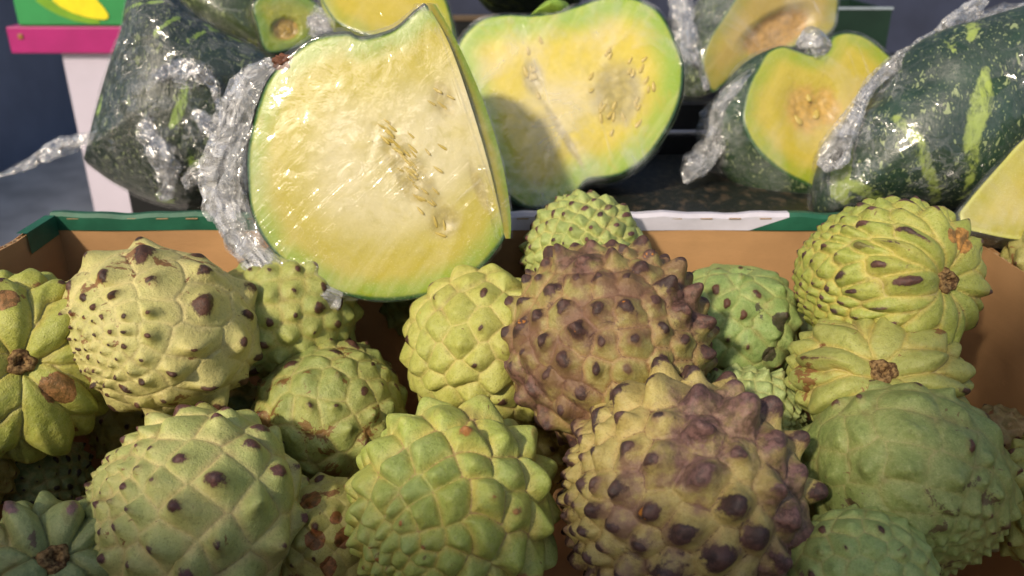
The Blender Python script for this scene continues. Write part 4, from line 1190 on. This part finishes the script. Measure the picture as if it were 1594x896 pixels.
F.seeds([(1262, 150, 0.3), (1245, 185, 0.6), (1275, 175, -0.3)], size=(0.0022, 0.0042, 0.0010))
WF = wrap_mat("film_middle", rot=1.2, glare_haze=0.03, crumple=0.7, streak=0.8, seed=5)
wF = F.wrap(WF, seed=7, bunch0=0.10, loose=[(1145, 180, 60, 0.010, 0.9), (1130, 230, 40, 0.008, 0.8)], tmax=0.7)
F.fold([(1178, 112, 0.60, 8), (1150, 140, 0.605, 18), (1125, 170, 0.61, 22), (1112, 215, 0.61, 16), (1095, 245, 0.605, 16), (1076, 262, 0.60, 16), (1066, 285, 0.60, 4)], wF, WF, seed=12, amp=0.6, flat=0.4)
F.fold([(1240, 70, 0.605, 4), (1256, 64, 0.60, 14), (1278, 66, 0.60, 16), (1294, 72, 0.605, 5)], wF, WF, seed=13, amp=0.4, flat=0.6, bunch=1.0)

# pale half behind, top right
ptsE = [(1093, 94), (1104, 60), (1124, 28), (1142, 0), (1165, -35), (1220, -50), (1280, -45), (1305, -10), (1304, 25), (1300, 42), (1283, 58), (1241, 72), (1194, 88), (1150, 112), (1124, 134), (1110, 143), (1097, 122)]
FL4 = flesh_mat("flesh_tan", outer=(0.27, 0.25, 0.035), mid=(0.37, 0.27, 0.05), core=(0.39, 0.29, 0.09), cav=(0.46, 0.26, 0.07), seed=4)
E = Squash("squash_half", "tan fleshed squash half with a browned hollow in cling film, top row right of centre", ptsE, 0.70, (0.12, -0.12, 1), D=0.06, bulge=0.2, shift=(-0.03, 0.0))
E.flesh(FL4, cavs=[(1212, 48, 62, 27, 0.5, 0.007)], seed=4)
E.rind(rind_mat("rind_olive", (0.03, 0.045, 0.02), stripe=0.4, seed=9), seed=8)
WE = wrap_mat("film_top_right", rot=1.0, glare_haze=0.04, crumple=0.7, streak=0.9, seed=6)
wE = E.wrap(WE, seed=8, bunch0=0.06, sidebunch=0.7, tmax=0.8)
E.fold([(1050, -10, 0.70, 14), (1062, 30, 0.70, 16), (1070, 70, 0.70, 14), (1092, 110, 0.70, 10), (1100, 140, 0.70, 6)], wE, WE, seed=14, amp=0.6, flat=0.4, bunch=0.8)

# yellow wedge at the right edge, resting on the box's corner
ptsH = [(1494, 330), (1494, 330), (1520, 297), (1560, 252), (1594, 216), (1660, 170), (1660, 170), (1690, 372), (1690, 372), (1594, 373), (1530, 362), (1500, 352)]
H_ = Squash("squash_wedge", "pale yellow squash wedge at the right edge, just above the box corner", ptsH, 0.475, (-0.1, 0.25, 1), D=0.05, bulge=0.02)
H_.flesh(flesh_mat("flesh_pale", outer=(0.36, 0.33, 0.04), mid=(0.43, 0.36, 0.06), core=(0.46, 0.40, 0.15), seed=6, rindc=(0.5, 0.5, 0.12)), seed=6)
H_.rind(R1, seed=9)
H_.wrap(wrap_mat("film_edge", rot=0.4, glare_haze=0.05, crumple=0.5, seed=7), seed=10, bunch0=0.10, tmax=0.5)

# top row, left of centre
ptsD = [(205, -30), (225, 5), (262, 30), (330, 58), (425, 92), (440, 60), (440, -30), (330, -60)]
Dk = Squash("squash_piece", "mottled dark green squash piece in cling film at the top, behind the dark left wedge", ptsD, 0.70, (-0.1, 0.1, 1), D=0.05, bulge=0.05)
Rk = rind_mat("rind_mottled", (0.03, 0.045, 0.014), light=(0.25, 0.3, 0.06), stripe=0.6, seed=11, spk=0.7)
Dk.rind(Rk, front=True, seed=12); Dk.rind(Rk, seed=13)
Dk.wrap(wrap_mat("film_top_left", rot=0.0, glare_haze=0.05, crumple=0.5, streak=1.0, seed=8), front=True, seed=12, bunch0=0.25, tmax=0.5)
ptsD2 = [(394, 5), (400, 42), (415, 80), (450, 78), (485, 62), (506, 25), (490, 2), (455, -18), (420, -14)]
D2 = Squash("squash_piece", "yellow green squash chunk with a bruised hollow, top row behind the large wedge", ptsD2, 0.655, (0.28, -0.15, 1), D=0.04, bulge=0.1)
D2.flesh(flesh_mat("flesh_green", outer=(0.14, 0.24, 0.015), mid=(0.26, 0.28, 0.02), core=(0.30, 0.26, 0.035), cav=(0.40, 0.24, 0.05), seed=7, w=0.8), cavs=[(445, 45, 22, 18, 0.3, 0.004)], relief=0.0004, seed=7)
D2.rind(Rk, seed=14)
D2w = D2.wrap(wrap_mat("film_chunk", rot=0.3, glare_haze=0.02, crumple=0.6, seed=9), seed=13, bunch0=0.1, tmax=0.5)
D2.fold([(480, 32, 0.63, 8), (495, 36, 0.625, 16), (505, 48, 0.625, 12), (512, 56, 0.63, 4)], D2w, WA, seed=15, amp=0.5, flat=0.7)
ptsD3 = [(498, -20), (515, 25), (545, 45), (600, 62), (660, 72), (694, 74), (706, 62), (704, 30), (685, -20), (640, -60), (540, -60)]
D3 = Squash("squash_half", "bright yellow squash half with a glossy film highlight, top row above the large wedge", ptsD3, 0.64, (0.0, 0.3, 1), D=0.06, bulge=0.12)
D3.flesh(flesh_mat("flesh_bright", outer=(0.32, 0.34, 0.015), mid=(0.46, 0.37, 0.02), core=(0.50, 0.40, 0.06), seed=8, w=0.8), seed=8)
D3.rind(rind_mat("rind_yellow", (0.35, 0.40, 0.03), light=(0.5, 0.5, 0.05), stripe=0.3, seed=12, spk=0.2), seed=15)
D3.wrap(wrap_mat("film_bright", rot=0.1, glare_haze=0.02, crumple=0.5, bstr=0.3, seed=10), seed=14, bunch0=0.04, tmax=0.5)
ptsD4 = [(735, -40), (752, -5), (785, 12), (840, 14), (890, 8), (910, -30), (880, -80), (780, -80)]
D4 = Squash("squash", "dark green whole squash cut off by the top edge, above the heart half", ptsD4, 0.78, (0, 0, 1), D=0.06, bulge=0.1)
D4.rind(Rk, front=True, seed=16); D4.rind(Rk, seed=17)
